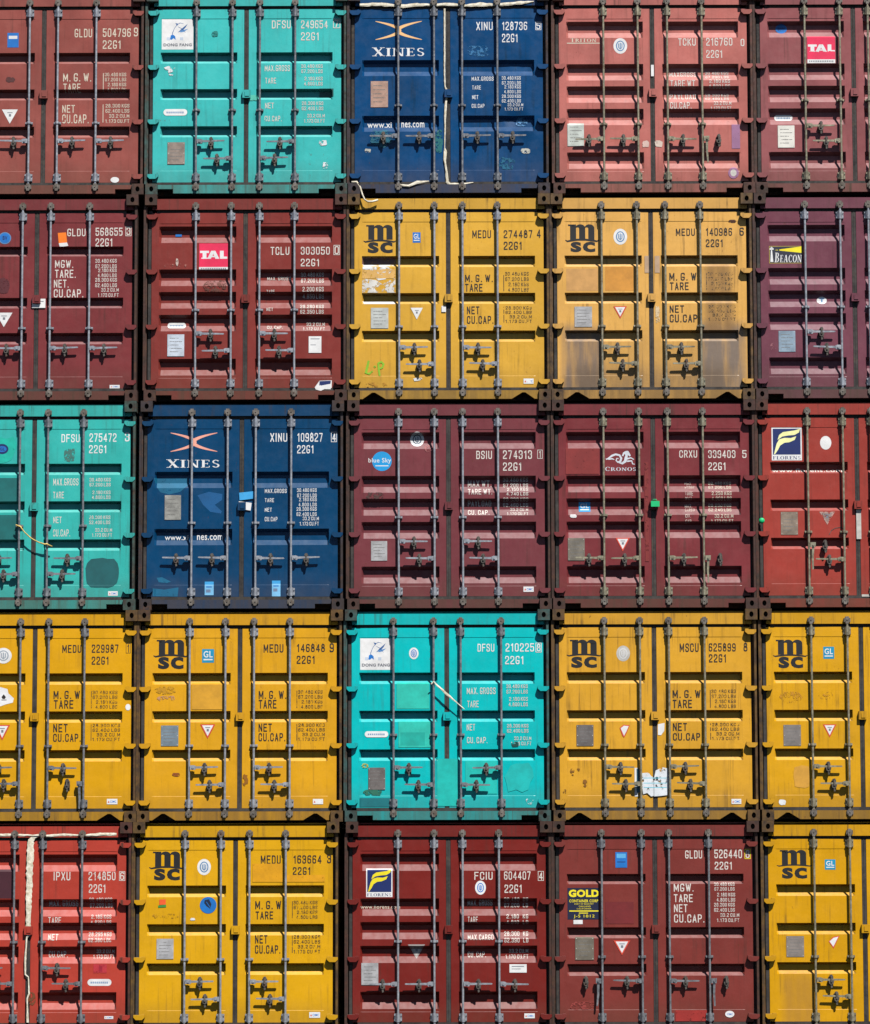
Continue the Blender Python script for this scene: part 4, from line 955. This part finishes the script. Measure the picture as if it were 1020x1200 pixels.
gl(d, 152, 485, 205, 530, CYAN); triangle(d, 318, 652, 385, 714); plate(d, 100, 652, 177, 755, decal_mat('olive grey data plate', (.17, .15, .12, 1), var=.25)); blob(d, 'torn_sticker', 108, 543, 144, 560, SWHITE)
quad(d, 'paint_patch', 92, 240, 245, 358, patch('redder patch', 134, 44, 42, .1)); quad(d, 'paint_patch', 455, 305, 472, 760, patch('redder strip', 130, 44, 42, .3))

b = container(2, 4, 'bright brick red container with blue and yellow wavy sign and white oval sticker', (164, 64, 54), 'three', (870, 465, 4.613), [(0, 1, 0, 'hang'), (1, -1, 1, 'bar'), (3, -1, 1, 'bar'), (2, 1, 0, 'bar')], (169, 186), 154, fade=.13, rodmat=M_GALV_W)
d = b.d
florens(d, 158, 172, 321, 350, decal_mat('pale yellow print', rgb(250, 244, 170)))
d.begin('sticker'); d.ell(420, 218, 481, 292, SWHITE); d.end(); website(d, 'www.florens.com', 160, 392, 540, 412, WHITE)
plate(d, 202, 628, 294, 752, decal_mat('worn tan data plate', (.22, .17, .13, 1), var=.35)); triangle(d, 410, 628, 495, 698, patch('faded triangle', 190, 150, 140, .4), patch('faded triangle grey', 150, 130, 124, .35))
d.begin('tape', 'white strip along the door seam', .010); d.rect(609, 610, 635, 776, SDIRTY); d.end(); d.begin('scuff_mark'); d.stroke([(462, 752), (475, 728), (498, 716), (530, 712), (548, 730)], 3.5, M_CATCH); d.end()
d.begin('tape', None, .010); d.rect(632, 1074, 684, 1086, SDIRTY); d.end()

# ================================================================== fourth row
YE = (226, 166, 16)
b = container(3, 0, 'bright yellow container with torn white arrow sign and one handle hanging straight down', YE, 'three', (0, 710, 4.618), [(0, 1, 0, 'bar'), (1, -1, 1, 'bar'), (2, 1, 0, 'bar'), (3, -1, 1, 'hang')], (181, 199), 156, sill='peak', fade=.08, dirt=.25, rust=.3, rodmat=M_GALV_D)
d = b.d
serial(d, BLACK, [('MEDU', 335, 225, 438, 268), ('229987', 495, 223, 640, 268), ('1', 688, 222, 698, 266), ('22G1', 495, 288, 588, 332)], (680, 217, 706, 271))
table(d, BLACK, [('M. G. W.', 290, 472, 448, 516), ('TARE', 292, 522, 398, 568), ('NET', 290, 650, 368, 695), ('CU.CAP.', 290, 703, 440, 746)],
      [(GROSS+'\n'+TARE, 502, 472, 636, 568), (NET+'\n'+CAP, 502, 650, 652, 742)], [(494, 474, 497, 566), (494, 652, 497, 740)], BLACKW)
oval(d, -30, 240, 61, 325, decal_mat('emblem grey', rgb(150, 160, 170)))
d.begin('torn_sticker', 'torn white sign with black arrow'); d.poly([(-70, 455), (-20, 446), (40, 462), (45, 485), (75, 512), (70, 535), (30, 545), (-5, 558), (-60, 540)], SWHITE); d.poly([(20, 490), (32, 505), (26, 505), (26, 516), (14, 516), (14, 505), (8, 505)], BLACK); d.rect(8, 519, 36, 523, BLACK); d.end()
triangle(d, -28, 655, 56, 738); maker(d, 584, 1052, 641, 1081); d.begin('tape', None, .0); d.ell(680, 544, 708, 578, SWHITE); d.end()

b = container(3, 1, 'golden yellow container with black emblem, teal sticker and blue grey plate, under the navy one', (227, 166, 28), 'three', (145, 710, 3.778), TWO_LEVEL, (181, 200.5), 156, sill='peak', fade=.09, dirt=.35, rust=.35, rodmat=M_GALV)
d = b.d
msc(d, (147, 155, 267, 224), (129, 214, 282, 231), (150, 230, 263, 284)); gl(d, 345, 196, 398, 256)
serial(d, BLACK, [('MEDU', 618, 175, 706, 212), ('146848', 765, 174, 890, 210), ('9', 911, 171, 930, 211), ('22G1', 765, 226, 846, 262)])
table(d, BLACK, [('M. G. W.', 597, 380, 720, 416), ('TARE', 597, 420, 676, 458), ('NET', 597, 524, 656, 560), ('CU.CAP.', 597, 566, 716, 602)],
      [(GROSS+'\n'+TARE, 772, 378, 880, 458), (NET+'\n'+CAP, 772, 524, 890, 600)], [(765, 380, 768, 456), (765, 526, 768, 598)], BLACKW)
plate(d, 165, 532, 242, 622, decal_mat('blue tinted data plate', (.16, .21, .25, 1), var=.2)); triangle(d, 338, 527, 405, 590); maker(d, 838, 855, 883, 878)
blob(d, 'paint_patch', 130, 356, 235, 396, patch('olive residue', 206, 150, 24, .5)); blob(d, 'paint_patch', 134, 400, 235, 426, patch('pink residue', 206, 150, 110, .55)); quad(d, 'paint_patch', 300, 345, 442, 462, patch('dull yellow patch', 216, 158, 40)); blob(d, 'scuff_mark', 215, 738, 252, 756, patch('rust spot', 150, 80, 30, .35)); blob(d, 'scuff_mark', 525, 745, 553, 800, patch('dark smear', 150, 96, 20, .5))

b = container(3, 2, 'turquoise container with white frayed strap across its doors and dark square plate', (2, 194, 196), 'three', (395, 710, 3.923), TWO_IN, (181.5, 201), 144, rods=(-62, -15.6, 15.9, 63), fade=.10, dirt=.3, rust=.45, rodmat=M_GALV_D)
d = b.d; turq = b
dolphin(d, 107, 150, 251, 294); oval(d, 332, 192, 376, 246, BLUE)
serial(d, SWHITE, [('DFSU', 648, 176, 725, 212), ('210225', 777, 174, 908, 212), ('8', 921, 177, 938, 211), ('22G1', 775, 232, 860, 270)], (915, 172, 943, 216))
table(d, WHITE, [('MAX. GROSS', 598, 376, 730, 406), ('TARE', 600, 436, 652, 466), ('NET', 597, 542, 635, 572), ('CU. CAP.', 598, 602, 692, 630)],
      [(GROSS, 780, 362, 878, 404), (TARE, 790, 420, 878, 462), (NET, 782, 543, 880, 582), (CAP, 800, 600, 893, 640)])
gp = patch('sea green repaint', 40, 194, 176); gp2 = patch('dark sea green repaint', 20, 172, 158)
quad(d, 'paint_patch', 275, 352, 425, 472, gp); quad(d, 'paint_patch', 283, 530, 430, 648, gp); quad(d, 'paint_patch', 292, 580, 405, 640, gp2)
quad(d, 'paint_patch', 105, 878, 250, 918, patch('petrol repaint', 10, 110, 118)); quad(d, 'paint_patch', 460, 700, 558, 915, patch('sea green wash', 16, 190, 180)); quad(d, 'paint_patch', 590, 710, 735, 860, patch('sea green wash 2', 20, 192, 182)); blob(d, 'paint_patch', 766, 706, 905, 860, patch('sea green wash 3', 12, 184, 180))
pill(d, 128, 574, 236, 602); plate(d, 145, 740, 222, 840, PLATED, 'dark square plate'); blob(d, 'scuff_mark', 118, 838, 212, 868, patch('shadowy residue', 40, 110, 90, .3)); blob(d, 'scuff_mark', 112, 720, 148, 742, patch('yellow fleck', 190, 190, 70, .4)); blob(d, 'torn_sticker', 866, 880, 905, 910, TORN); blob(d, 'scuff_mark', 800, 622, 838, 648, patch('dark scrape', 20, 70, 66, .4))

b = container(3, 3, 'mustard yellow container with torn white notice pasted across the seam of its doors', (224, 166, 48), 'three', (640, 710, 3.923), TWO_LEVEL, (181, 200.5), 156, sill='peak', fade=.1, dirt=.5, rust=.5, rodmat=M_GALV_W)
d = b.d
msc(d, (116, 153, 238, 224), (97, 213, 259, 228), (118, 230, 236, 282)); oval(d, 326, 180, 389, 252, decal_mat('emblem faded', rgb(205, 205, 205)), SDIRTY)
serial(d, BLACK, [('MSCU', 618, 170, 705, 210), ('625899', 752, 170, 876, 208), ('8', 912, 168, 930, 208), ('22G1', 752, 220, 832, 258)])
table(d, BLACK, [('M. G. W', 583, 384, 712, 420), ('TARE', 583, 428, 672, 466), ('NET', 583, 534, 648, 570), ('CU.CAP', 583, 580, 708, 614)],
      [(GROSS+'\n'+TARE, 762, 382, 874, 466), (NET+'\n'+CAP, 762, 534, 888, 612)], [(755, 384, 758, 464), (755, 536, 758, 610)], BLACKW)
plate(d, 140, 542, 218, 638, PLATED); blob(d, 'sticker', 198, 608, 214, 634, SWHITE)
d.begin('warning_triangle', 'torn white triangle'); d.poly([(338, 556), (356, 542), (385, 544), (372, 575), (358, 600), (350, 590)], RED); d.poly([(343, 558), (358, 546), (380, 548), (368, 574), (358, 592)], SWHITE); d.end()
d.begin('torn_sticker'); d.poly([(514, 540), (545, 534), (543, 570), (528, 590), (514, 588)], SWHITE); d.end()
d.begin('torn_notice', 'torn white notice', .010); pw = decal_mat('torn white notice paper', (.70, .74, .78, 1), .34, scale=10)
d.poly([(440, 762), (470, 760), (480, 775), (492, 782), (492, 866), (480, 868), (462, 852), (444, 858), (440, 830)], pw); d.poly([(494, 784), (502, 750), (535, 736), (560, 742), (562, 800), (545, 812), (560, 826), (556, 862), (520, 866), (494, 868)], pw)
for v in (783, 806, 826): d.rect(446, v, 552, v+3, decal_mat('cyan print', rgb(90, 190, 210)))
d.end(); quad(d, 'torn_notice', 405, 738, 420, 868, SWHITE); quad(d, 'torn_notice', 414, 742, 436, 850, decal_mat('petrol sticker remnant', rgb(40, 90, 110))); maker(d, 848, 880, 893, 903)
for q in ((108, 738, 130, 762), (140, 738, 155, 752), (166, 790, 188, 825), (115, 765, 126, 778), (75, 832, 92, 858)): blob(d, 'scuff_mark', *q, patch('dark paint fleck', 140, 92, 24, .5))

b = container(3, 4, 'golden yellow container at the end of the row, dark grey plate and teal sticker', (222, 164, 24), 'three', (870, 710, 4.613), TWO_LEVEL, (181, 200.5), 156, sill='peak', fade=.1, dirt=.5, rust=.4, rodmat=M_GALV_W)
d = b.d
msc(d, (191, 175, 333, 255), (171, 249, 357, 266), (200, 266, 333, 328)); gl(d, 443, 213, 502, 278)
plate(d, 222, 632, 316, 744, decal_mat('warm grey data plate', (.19, .17, .16, 1), var=.2)); triangle(d, 435, 630, 508, 700)
blob(d, 'paint_patch', 272, 848, 362, 972, patch('tan residue', 212, 156, 56), 16, .06); blob(d, 'scuff_mark', 200, 445, 330, 520, patch('dull residue', 200, 140, 24, .6)); blob(d, 'scuff_mark', 410, 450, 500, 500, patch('dull residue 2', 200, 140, 24, .65)); blob(d, 'sticker', 190, 1030, 232, 1062, TORN)

# ================================================================== bottom row
b = container(4, 0, 'orange red container with white cloth strip hanging down its door seam', (184, 66, 52), 'five', (0, 950, 4.8), TWO_LEVEL, (165, 183), 136, rods=(-62, -16.3, 16.3, 62), fade=.12, rust=.4, rodmat=M_GALV_D)
d = b.d; orangered = b
serial(d, WHITE, [('IPXU', 300, 352, 395, 400), ('214850', 498, 352, 650, 400), ('6', 678, 355, 700, 398), ('22G1', 500, 422, 595, 470)], (672, 350, 706, 403))
table(d, WHITE, [('MAX. GROSS', 275, 512, 438, 545), ('TARE', 273, 605, 345, 640), ('NET', 272, 700, 328, 735), ('CU.CAP.', 275, 795, 382, 830)],
      [('30.480 KGS\n67.200 LBS', 503, 497, 632, 552), ('2.185 KGS\n4.820 LBS', 512, 592, 628, 645), ('28.295 KGS\n62.380 LBS', 500, 690, 628, 745), ('33.2 CU.M\n1.173 CU.FT', 525, 785, 645, 838)])
pill(d, 497, 950, 632, 988); d.begin('sticker'); d.rect(530, 868, 605, 916, patch('faded crimson sticker', 190, 50, 60, .2)); d.rect(560, 878, 580, 910, patch('faded crimson print', 160, 30, 50)); d.end()
quad(d, 'paint_patch', -60, 338, 78, 500, patch('dark violet board', 70, 28, 40), 'dark square sign'); maker(d, 594, 1156, 644, 1172); blob(d, 'scuff_mark', 160, 1020, 210, 1100, patch('brown strip', 120, 70, 40, .45))

b = container(4, 1, 'golden yellow container with round blue sticker and little red and green sticker', (224, 168, 18), 'three', (145, 950, 3.923), TWO_LEVEL, (181, 200.5), 156, sill='peak', fade=.09, dirt=.35, rust=.35, rodmat=M_GALV)
d = b.d
msc(d, (136, 190, 260, 262), (115, 252, 276, 269), (138, 268, 257, 322)); oval(d, 337, 224, 400, 298)
serial(d, BLACK, [('MEDU', 630, 208, 722, 248), ('163664', 780, 208, 910, 246), ('3', 936, 205, 955, 245), ('22G1', 778, 262, 860, 298)])
table(d, BLACK, [('M. G. W', 605, 416, 725, 454), ('TARE', 607, 464, 688, 500), ('NET', 605, 572, 662, 610), ('CU.CAP.', 605, 618, 722, 656)],
      [(GROSS+'\n'+TARE, 782, 416, 892, 498), (NET+'\n'+CAP, 782, 572, 905, 655)], [(775, 418, 778, 496), (775, 574, 778, 653)], BLACKW)
plate(d, 152, 588, 230, 680, PLATE)
d.begin('sticker', 'round blue sticker'); d.ell(350, 397, 427, 473, BLUE); d.poly([(372, 412), (392, 408), (403, 430), (398, 452), (380, 440), (370, 426)], decal_mat('dark blue print', rgb(10, 30, 60))); d.stroke([(380, 420), (398, 446)], 3, BLUE); d.end()
d.begin('sticker', 'red and green sticker'); d.poly([(163, 409), (193, 408), (193, 432), (163, 434)], decal_mat('red orange print', rgb(230, 90, 40))); d.poly([(158, 436), (194, 432), (195, 444), (158, 446)], decal_mat('leaf green print', rgb(60, 140, 60))); d.end()
maker(d, 855, 922, 905, 948); quad(d, 'paint_patch', 592, 246, 735, 330, patch('fresher yellow', 226, 160, 4, .05)); quad(d, 'paint_patch', 745, 298, 925, 330, patch('fresher yellow', 226, 160, 4, .05)); blob(d, 'scuff_mark', 120, 470, 265, 496, patch('dull yellow smear', 196, 140, 24, .6)); blob(d, 'sticker', 305, 492, 330, 506, TORN)

b = container(4, 2, 'deep red container with navy wavy sign and grey triangle in bottom row', (124, 36, 30), 'five', (395, 950, 3.923), ONE_LEVEL, (184, 184), 136, fade=.12, rust=.4, rodmat=M_GALV)
d = b.d
florens(d, 134, 260, 255, 390, YEL); website(d, 'www.florens.com', 108, 426, 290, 444, CREAM)
serial(d, WHITE, [('FCIU', 633, 276, 717, 312), ('604407', 770, 274, 892, 312), ('4', 931, 278, 948, 313), ('22G1', 772, 334, 852, 372)], (926, 273, 953, 317))
oval(d, 636, 316, 686, 380, BLUE)
table(d, WHITE, [('MAX. GROSS', 602, 403, 716, 430), ('TARE', 602, 480, 648, 508), ('MAX.CARGO', 602, 562, 720, 586), ('CU. CAP.', 602, 640, 686, 666)],
      [('30.480   KG\n67.200   LB', 770, 393, 880, 438), ('2.180   KG\n4.810   LB', 780, 470, 880, 515), ('28.300   KG\n62.390   LB', 770, 548, 880, 598), ('33.2 CU.M\n1.170 CU.FT', 775, 628, 880, 672)])
triangle(d, 326, 606, 405, 672, patch('grey triangle', 170, 160, 158), SDIRTY); plate(d, 112, 690, 190, 790, PLATE)
d.begin('sticker'); d.rect(793, 697, 872, 735, SWHITE); d.rect(803, 705, 860, 709, INK); d.rect(803, 717, 845, 720, INK); d.end(); maker(d, 860, 920, 908, 942)

b = container(4, 3, 'crimson brown container with navy and yellow lettered sign, outer handles hanging down', (130, 56, 50), 'high', (640, 950, 3.923), [(0, -1, 0, 'hang'), (1, -1, 0, 'bar'), (2, 1, 0, 'bar'), (3, 1, 0, 'hang')], (181, 181), 154, rods=(-62, -15.8, 16.2, 62), fade=.13, rust=.5, rodmat=M_GALV_D)
d = b.d
serial(d, WHITE, [('GLDU', 642, 178, 720, 215), ('526440', 777, 174, 904, 214), ('8', 921, 176, 939, 213), ('22G1', 778, 230, 858, 266)], (916, 172, 944, 217), YEL)
table(d, WHITE, [('MGW.', 588, 330, 680, 366), ('TARE', 588, 378, 675, 414), ('NET', 588, 424, 650, 460), ('CU.CAP.', 588, 470, 728, 507)],
      [(GROSS, 775, 325, 868, 362), (TARE, 785, 372, 870, 412), (NET, 773, 418, 868, 458), (CAP, 785, 465, 888, 505)])
d.begin('company_logo', 'navy sign with yellow lettering'); d.rect(98, 348, 245, 492, decal_mat('dark navy sign', rgb(14, 24, 56))); d.text('GOLD', 104, 356, 243, 390, YEL, .05)
d.text('CONTAINER CORP.', 106, 401, 242, 414, YEL, .02); d.text('PORT OF REGISTRY', 130, 418, 218, 425, YEL, .0); d.text('OAKLAND', 150, 429, 204, 436, YEL, .0); d.text('CALIFORNIA', 140, 440, 208, 446, YEL, .0); d.rect(106, 451, 240, 456, YEL); d.rect(150, 461, 192, 465, YEL); d.text('J-S 1812', 126, 470, 222, 487, YEL, .0); d.end()
quad(d, 'sticker', 125, 494, 167, 513, SWHITE); d.begin('sticker'); d.rect(320, 185, 374, 256, BLUE); d.rect(326, 192, 368, 212, decal_mat('light blue print', rgb(90, 170, 220))); d.rect(328, 228, 366, 232, NAVY); d.end()
quad(d, 'paint_patch', 272, 412, 402, 512, patch('red brown repaint', 116, 32, 34, .05)); plate(d, 132, 572, 218, 676, decal_mat('bronze grey data plate', (.15, .13, .10, 1), var=.25)); triangle(d, 308, 588, 386, 656)
quad(d, 'paint_patch', 590, 905, 735, 955, patch('brighter red repaint', 160, 44, 38, .2)); d.begin('sticker'); d.ell(818, 908, 860, 938, SWHITE); d.text('CIMC', 826, 919, 853, 928, BLUE); d.end(); blob(d, 'scuff_mark', 100, 862, 245, 905, patch('pinkish smear', 150, 62, 56, .6))

b = container(4, 4, 'dark golden yellow container at the end of the bottom row, torn white triangle', (218, 160, 12), 'three', (870, 950, 4.8), TWO_LEVEL, (180, 199), 154, sill='peak', fade=.1, dirt=.5, rust=.45, rodmat=M_GALV_W,
              soil=[(-1.0, -.6, .1, .75, rgb(170, 124, 60, EXPO_K), .6, .08)])
d = b.d
msc(d, (221, 212, 368, 295), (199, 288, 397, 303), (228, 310, 369, 372)); gl(d, 470, 265, 530, 322)
plate(d, 247, 692, 346, 808, decal_mat('drab grey data plate', (.22, .19, .17, 1), var=.2))
d.begin('warning_triangle', 'torn white triangle'); d.poly([(485, 722), (510, 697), (547, 690), (512, 762)], RED); d.poly([(490, 722), (513, 702), (540, 696), (511, 752)], SWHITE); d.end()

# ================================================================== loose things on the stack
M_TAPE = steel('weathered white tape', rgb(236, 230, 214), rgb(186, 176, 150), .8, 0, 20, .5, rgb(150, 128, 90), .56, .7)
M_ROPE = steel('yellowed rope fibre', rgb(226, 200, 120), rgb(168, 138, 66), .85, 0, 30, .4)
def loose(name, label, cat, box, build, mat):
    bm = bmesh.new(); build(bm); me = finish(bm, name, 1)
    c = sum((v.co for v in me.vertices), Vector())/len(me.vertices)
    me.transform(Matrix.Translation(-c)); o = put(name, me, [mat], None, c+box.root.location)
    o['label'] = label; o['category'] = cat
    return o
def at(d, u, v, y):
    p = d.L(u, v); return (X(p[0]), y, Z(p[1]))
def band(bm, d, pts, ws, y, th=.004, seed=0, fray=.25):
    r = random.Random(seed); dense = []
    ws = [w*.68 for w in ws]
    for (a, wa), (b_, wb) in zip(zip(pts, ws), zip(pts[1:], ws[1:])):
        n = max(2, int(math.hypot(b_[0]-a[0], b_[1]-a[1])/14))
        for k in range(n): t = k/n; dense.append((a[0]+(b_[0]-a[0])*t, a[1]+(b_[1]-a[1])*t, wa+(wb-wa)*t))
    dense.append((*pts[-1], ws[-1])); rows = []
    for i, (u, v, w) in enumerate(dense):
        p, q = dense[max(0, i-1)], dense[min(len(dense)-1, i+1)]
        dx, dy = q[0]-p[0], q[1]-p[1]; l = math.hypot(dx, dy) or 1; nx, ny = -dy/l, dx/l
        w1, w2 = w/2*(1+fray*r.uniform(-1, 1)), w/2*(1+fray*r.uniform(-1, 1)); yy = y+.004*math.sin(i*.35+seed)
        A = at(d, u+nx*w1, v+ny*w1, yy+r.uniform(-.001, .001)); M_ = at(d, u+nx*w*.1, v+ny*w*.1, yy-.003+r.uniform(-.0015, .0015)); B = at(d, u-nx*w2, v-ny*w2, yy+r.uniform(-.001, .001))
        rows.append([bm.verts.new(P) for P in (A, M_, B, (B[0], B[1]+th, B[2]), (A[0], A[1]+th, A[2]))])
    for a, b_ in zip(rows, rows[1:]):
        for k in range(5): bm.faces.new((a[k], b_[k], b_[(k+1) % 5], a[(k+1) % 5]))
    bm.faces.new(rows[0]); bm.faces.new(rows[-1][::-1])
d = topnavy.d
loose('torn_tape', 'torn white tape along the top of the navy container doors', 'tape', topnavy,
      lambda bm: band(bm, d, [(88, 36), (160, 32), (245, 38), (285, 42), (350, 34), (410, 36), (445, 36), (500, 34), (540, 38), (575, 40), (640, 34), (700, 36), (738, 36), (830, 27), (886, 22)], [18, 25, 17, 26, 20, 15, 16, 24, 18, 16, 25, 17, 20, 21, 7], .0245, .003, seed=1, fray=.22), M_TAPE)
loose('torn_tape', 'torn white tape hanging down the door seam of the top navy container', 'tape', topnavy,
      lambda bm: band(bm, d, [(477, 52), (477, 200), (476, 340), (478, 410), (487, 430), (484, 470), (479, 520), (478, 590), (476, 660), (476, 690), (479, 708), (476, 745), (484, 800), (487, 846), (500, 856), (540, 856), (606, 848)], [11, 10, 10, 8, 18, 14, 15, 9, 8, 5, 23, 14, 14, 18, 22, 19, 6], .040, .003, seed=6, fray=.2), M_TAPE)
loose('torn_tape', 'short torn white tape at the foot of the navy container doors', 'tape', topnavy,
      lambda bm: band(bm, d, [(272, 860), (310, 866), (350, 848), (404, 844)], [9, 15, 18, 7], .0, .003, seed=10, fray=.25), M_TAPE)
loose('frayed_rope', 'frayed cream rope hanging from lower corner of the top navy container', 'rope', topnavy,
      lambda bm: bm_tube(bm, [at(d, *p) for p in ((52, 850, -.008), (74, 848, -.016), (90, 872, -.02), (100, 905, -.024), (110, 928, -.03), (124, 938, -.03), (146, 938, -.026), (172, 930, -.02))], lambda t: .018*(1-.45*t)+.004*math.sin(t*40), 8), M_TAPE)
d = paleteal.d
loose('slack_rope', 'thin yellow rope tied slack between two bars of the pale teal container', 'rope', paleteal,
      lambda bm: bm_tube(bm, [at(d, *p) for p in ((92, 702, -.02), (104, 708, -.027), (118, 712, -.030), (128, 727, -.031), (140, 742, -.031), (158, 759, -.032), (175, 774, -.032), (195, 786, -.031), (215, 796, -.03), (250, 808, -.028), (260, 806, -.030), (272, 812, -.028), (290, 819, -.02))],
                         lambda t: .0075+.006*math.exp(-((t-.12)/.06)**2)+.006*math.exp(-((t-.8)/.06)**2), 7), M_ROPE)
d = turq.d
loose('frayed_strap', 'white frayed strap tied across the door seam of the lower turquoise container', 'strap', turq,
      lambda bm: band(bm, d, [(434, 362), (445, 350), (475, 380), (508, 408), (545, 440), (574, 466), (586, 476)], [7, 9, 12, 17, 8, 8, 5], -.026, .004, seed=21, fray=.25), M_TAPE)
d = orangered.d
loose('cloth_strip', 'long white cloth strip hanging down the door seam of the orange red container', 'cloth strip', orangered,
      lambda bm: band(bm, d, [(236, 176), (222, 146), (190, 156), (172, 176), (168, 260), (166, 420), (163, 560), (162, 640), (160, 672), (164, 706), (154, 716), (151, 780), (147, 850), (148, 925), (166, 938), (170, 1030), (161, 1060), (164, 1190)],
                      [10, 20, 30, 50, 57, 53, 45, 38, 48, 28, 12, 11, 17, 14, 8, 14, 11, 18], .026, .005, seed=31, fray=.2), M_TAPE)
loose('torn_tape', 'torn white tape along the top of the orange red container doors', 'tape', orangered,
      lambda bm: band(bm, d, [(-60, 146), (72, 144), (180, 148), (262, 150), (350, 144), (446, 148), (482, 148), (560, 142), (655, 142)], [18, 22, 12, 18, 22, 14, 17, 23, 23], .0245, .003, seed=42, fray=.2), M_TAPE)
d = seahorse.d
def f(bm):
    a = at(d, 481, 512, .0); b_ = at(d, 520, 486, 0); bm_box(bm, a[0], b_[0], -.028, .004, a[2], b_[2]); c = at(d, 500, 486, 0)
    bm_tube(bm, [(c[0]-.03, -.012, c[2]-.002), (c[0]-.022, -.012, c[2]+.02), (c[0]+.014, -.012, c[2]+.02), (c[0]+.022, -.012, c[2]-.002)], .005, 6)
    bmesh.ops.bevel(bm, geom=[e for e in bm.edges if e.calc_length() > .02 and len(e.link_faces) == 2 and e.calc_face_angle(0) > 1.2], offset=.005, segments=2, affect='EDGES')
loose('door_seal_tag', 'green plastic seal on the lock of the wine red container', 'seal', seahorse, f, SEALG)
def f(bm):
    a = Vector(at(d, 988, 577, 0))
    bmesh.ops.create_uvsphere(bm, u_segments=14, v_segments=9, radius=.036, matrix=Matrix.Translation((a.x, -.012, a.z)) @ Matrix.Diagonal((1, .7, 1, 1)))
    bm_cyl(bm, (a.x, -.005, a.z), .014, (0, 1, 0), .035, 10)
loose('bolt_seal', 'small round green bolt seal on the post between the two red containers', 'seal', seahorse, f, SEALG)

# ================================================================== unseen row added on top to block the sky in the column gaps
for c, (what, col, rel) in enumerate([('unseen rusty brown container added above the faded brick brown one', (128, 66, 54), 'three'), ('unseen plain maroon container added above the topmost turquoise one', (126, 52, 54), 'five'),
        ('unseen dull red container added above the topmost navy one', (158, 66, 56), 'five'), ('unseen plain wine red container added above the rose red one', (120, 50, 56), 'three'), ('unseen dark brown container added above the dusty mauve one', (108, 56, 50), 'five')]):
    container(-1, c, what, col, rel, None)

# ================================================================== ground
t = NT('yard concrete'); v = t.mapping()
base = t.mix(t.ramp(t.noise(v, .6, 8, .65), .3, .7), (.045, .043, .041, 1), (.075, .072, .068, 1)); base = t.mix(t.ramp(t.noise(v, 30, 5, .7), .45, .7, 0, .5), base, (.05, .048, .046, 1))
t.link(base, t.b.inputs['Base Color']); t.b.inputs['Roughness'].default_value = .9; t.bump(t.noise(v, 60, 5), .4, .01)
bm = bmesh.new(); n = 24; S = 400
g = [[bm.verts.new((-S+2*S*i/n, -S+2*S*j/n, 0)) for i in range(n+1)] for j in range(n+1)]
for j in range(n):
    for i in range(n): bm.faces.new((g[j][i], g[j][i+1], g[j+1][i+1], g[j+1][i]))
o = put('ground', finish(bm, 'ground', 1), [t.m]); o['kind'] = 'structure'; o['label'] = 'grey concrete yard under the container stack'

# ================================================================== light and camera
to_sun = Vector((.50, -1.0, 1.55)).normalized()
su = bpy.data.lights.new('sun', 'SUN'); su.energy = 5.0; su.angle = math.radians(.53); su.color = (1, .965, .91)
so = bpy.data.objects.new('sun', su); COL.objects.link(so); so.rotation_euler = to_sun.to_track_quat('Z', 'Y').to_euler(); so.location = (8, -16, 24)
w = bpy.data.worlds.new('World'); sc.world = w; w.use_nodes = True; nt = w.node_tree
sk = nt.nodes.new('ShaderNodeTexSky'); sk.sky_type = 'NISHITA'; sk.sun_disc = False; sk.air_density = .7; sk.dust_density = .4; sk.ozone_density = 1.0
sk.sun_elevation = math.asin(to_sun.z); sk.sun_rotation = math.atan2(to_sun.x, to_sun.y)
bg = nt.nodes['Background']; bg.inputs['Strength'].default_value = .05; nt.links.new(sk.outputs[0], bg.inputs['Color'])
cam = bpy.data.cameras.new('camera'); co = bpy.data.objects.new('camera', cam); COL.objects.link(co); sc.camera = co
cam.sensor_fit = 'VERTICAL'; cam.sensor_height = 24; cam.lens = 24*3820.3/1200; cam.clip_end = 2000; cam.clip_start = .5
yaw, pit, rol = math.radians(.1324), math.radians(6.0486), math.radians(-.1209)
co.matrix_world = Matrix.Translation((-.0602, DOOR_Y-40, 2.155+.03)) @ Matrix.Rotation(yaw, 4, 'Z') @ Matrix.Rotation(PI/2+pit, 4, 'X') @ Matrix.Rotation(rol, 4, 'Z')
sc.view_settings.view_transform = 'Standard'; sc.view_settings.look = 'None'; sc.view_settings.gamma = 1; sc.view_settings.exposure = .38
sc.cycles.max_bounces = 6; sc.cycles.diffuse_bounces = 0; sc.cycles.transparent_max_bounces = 24
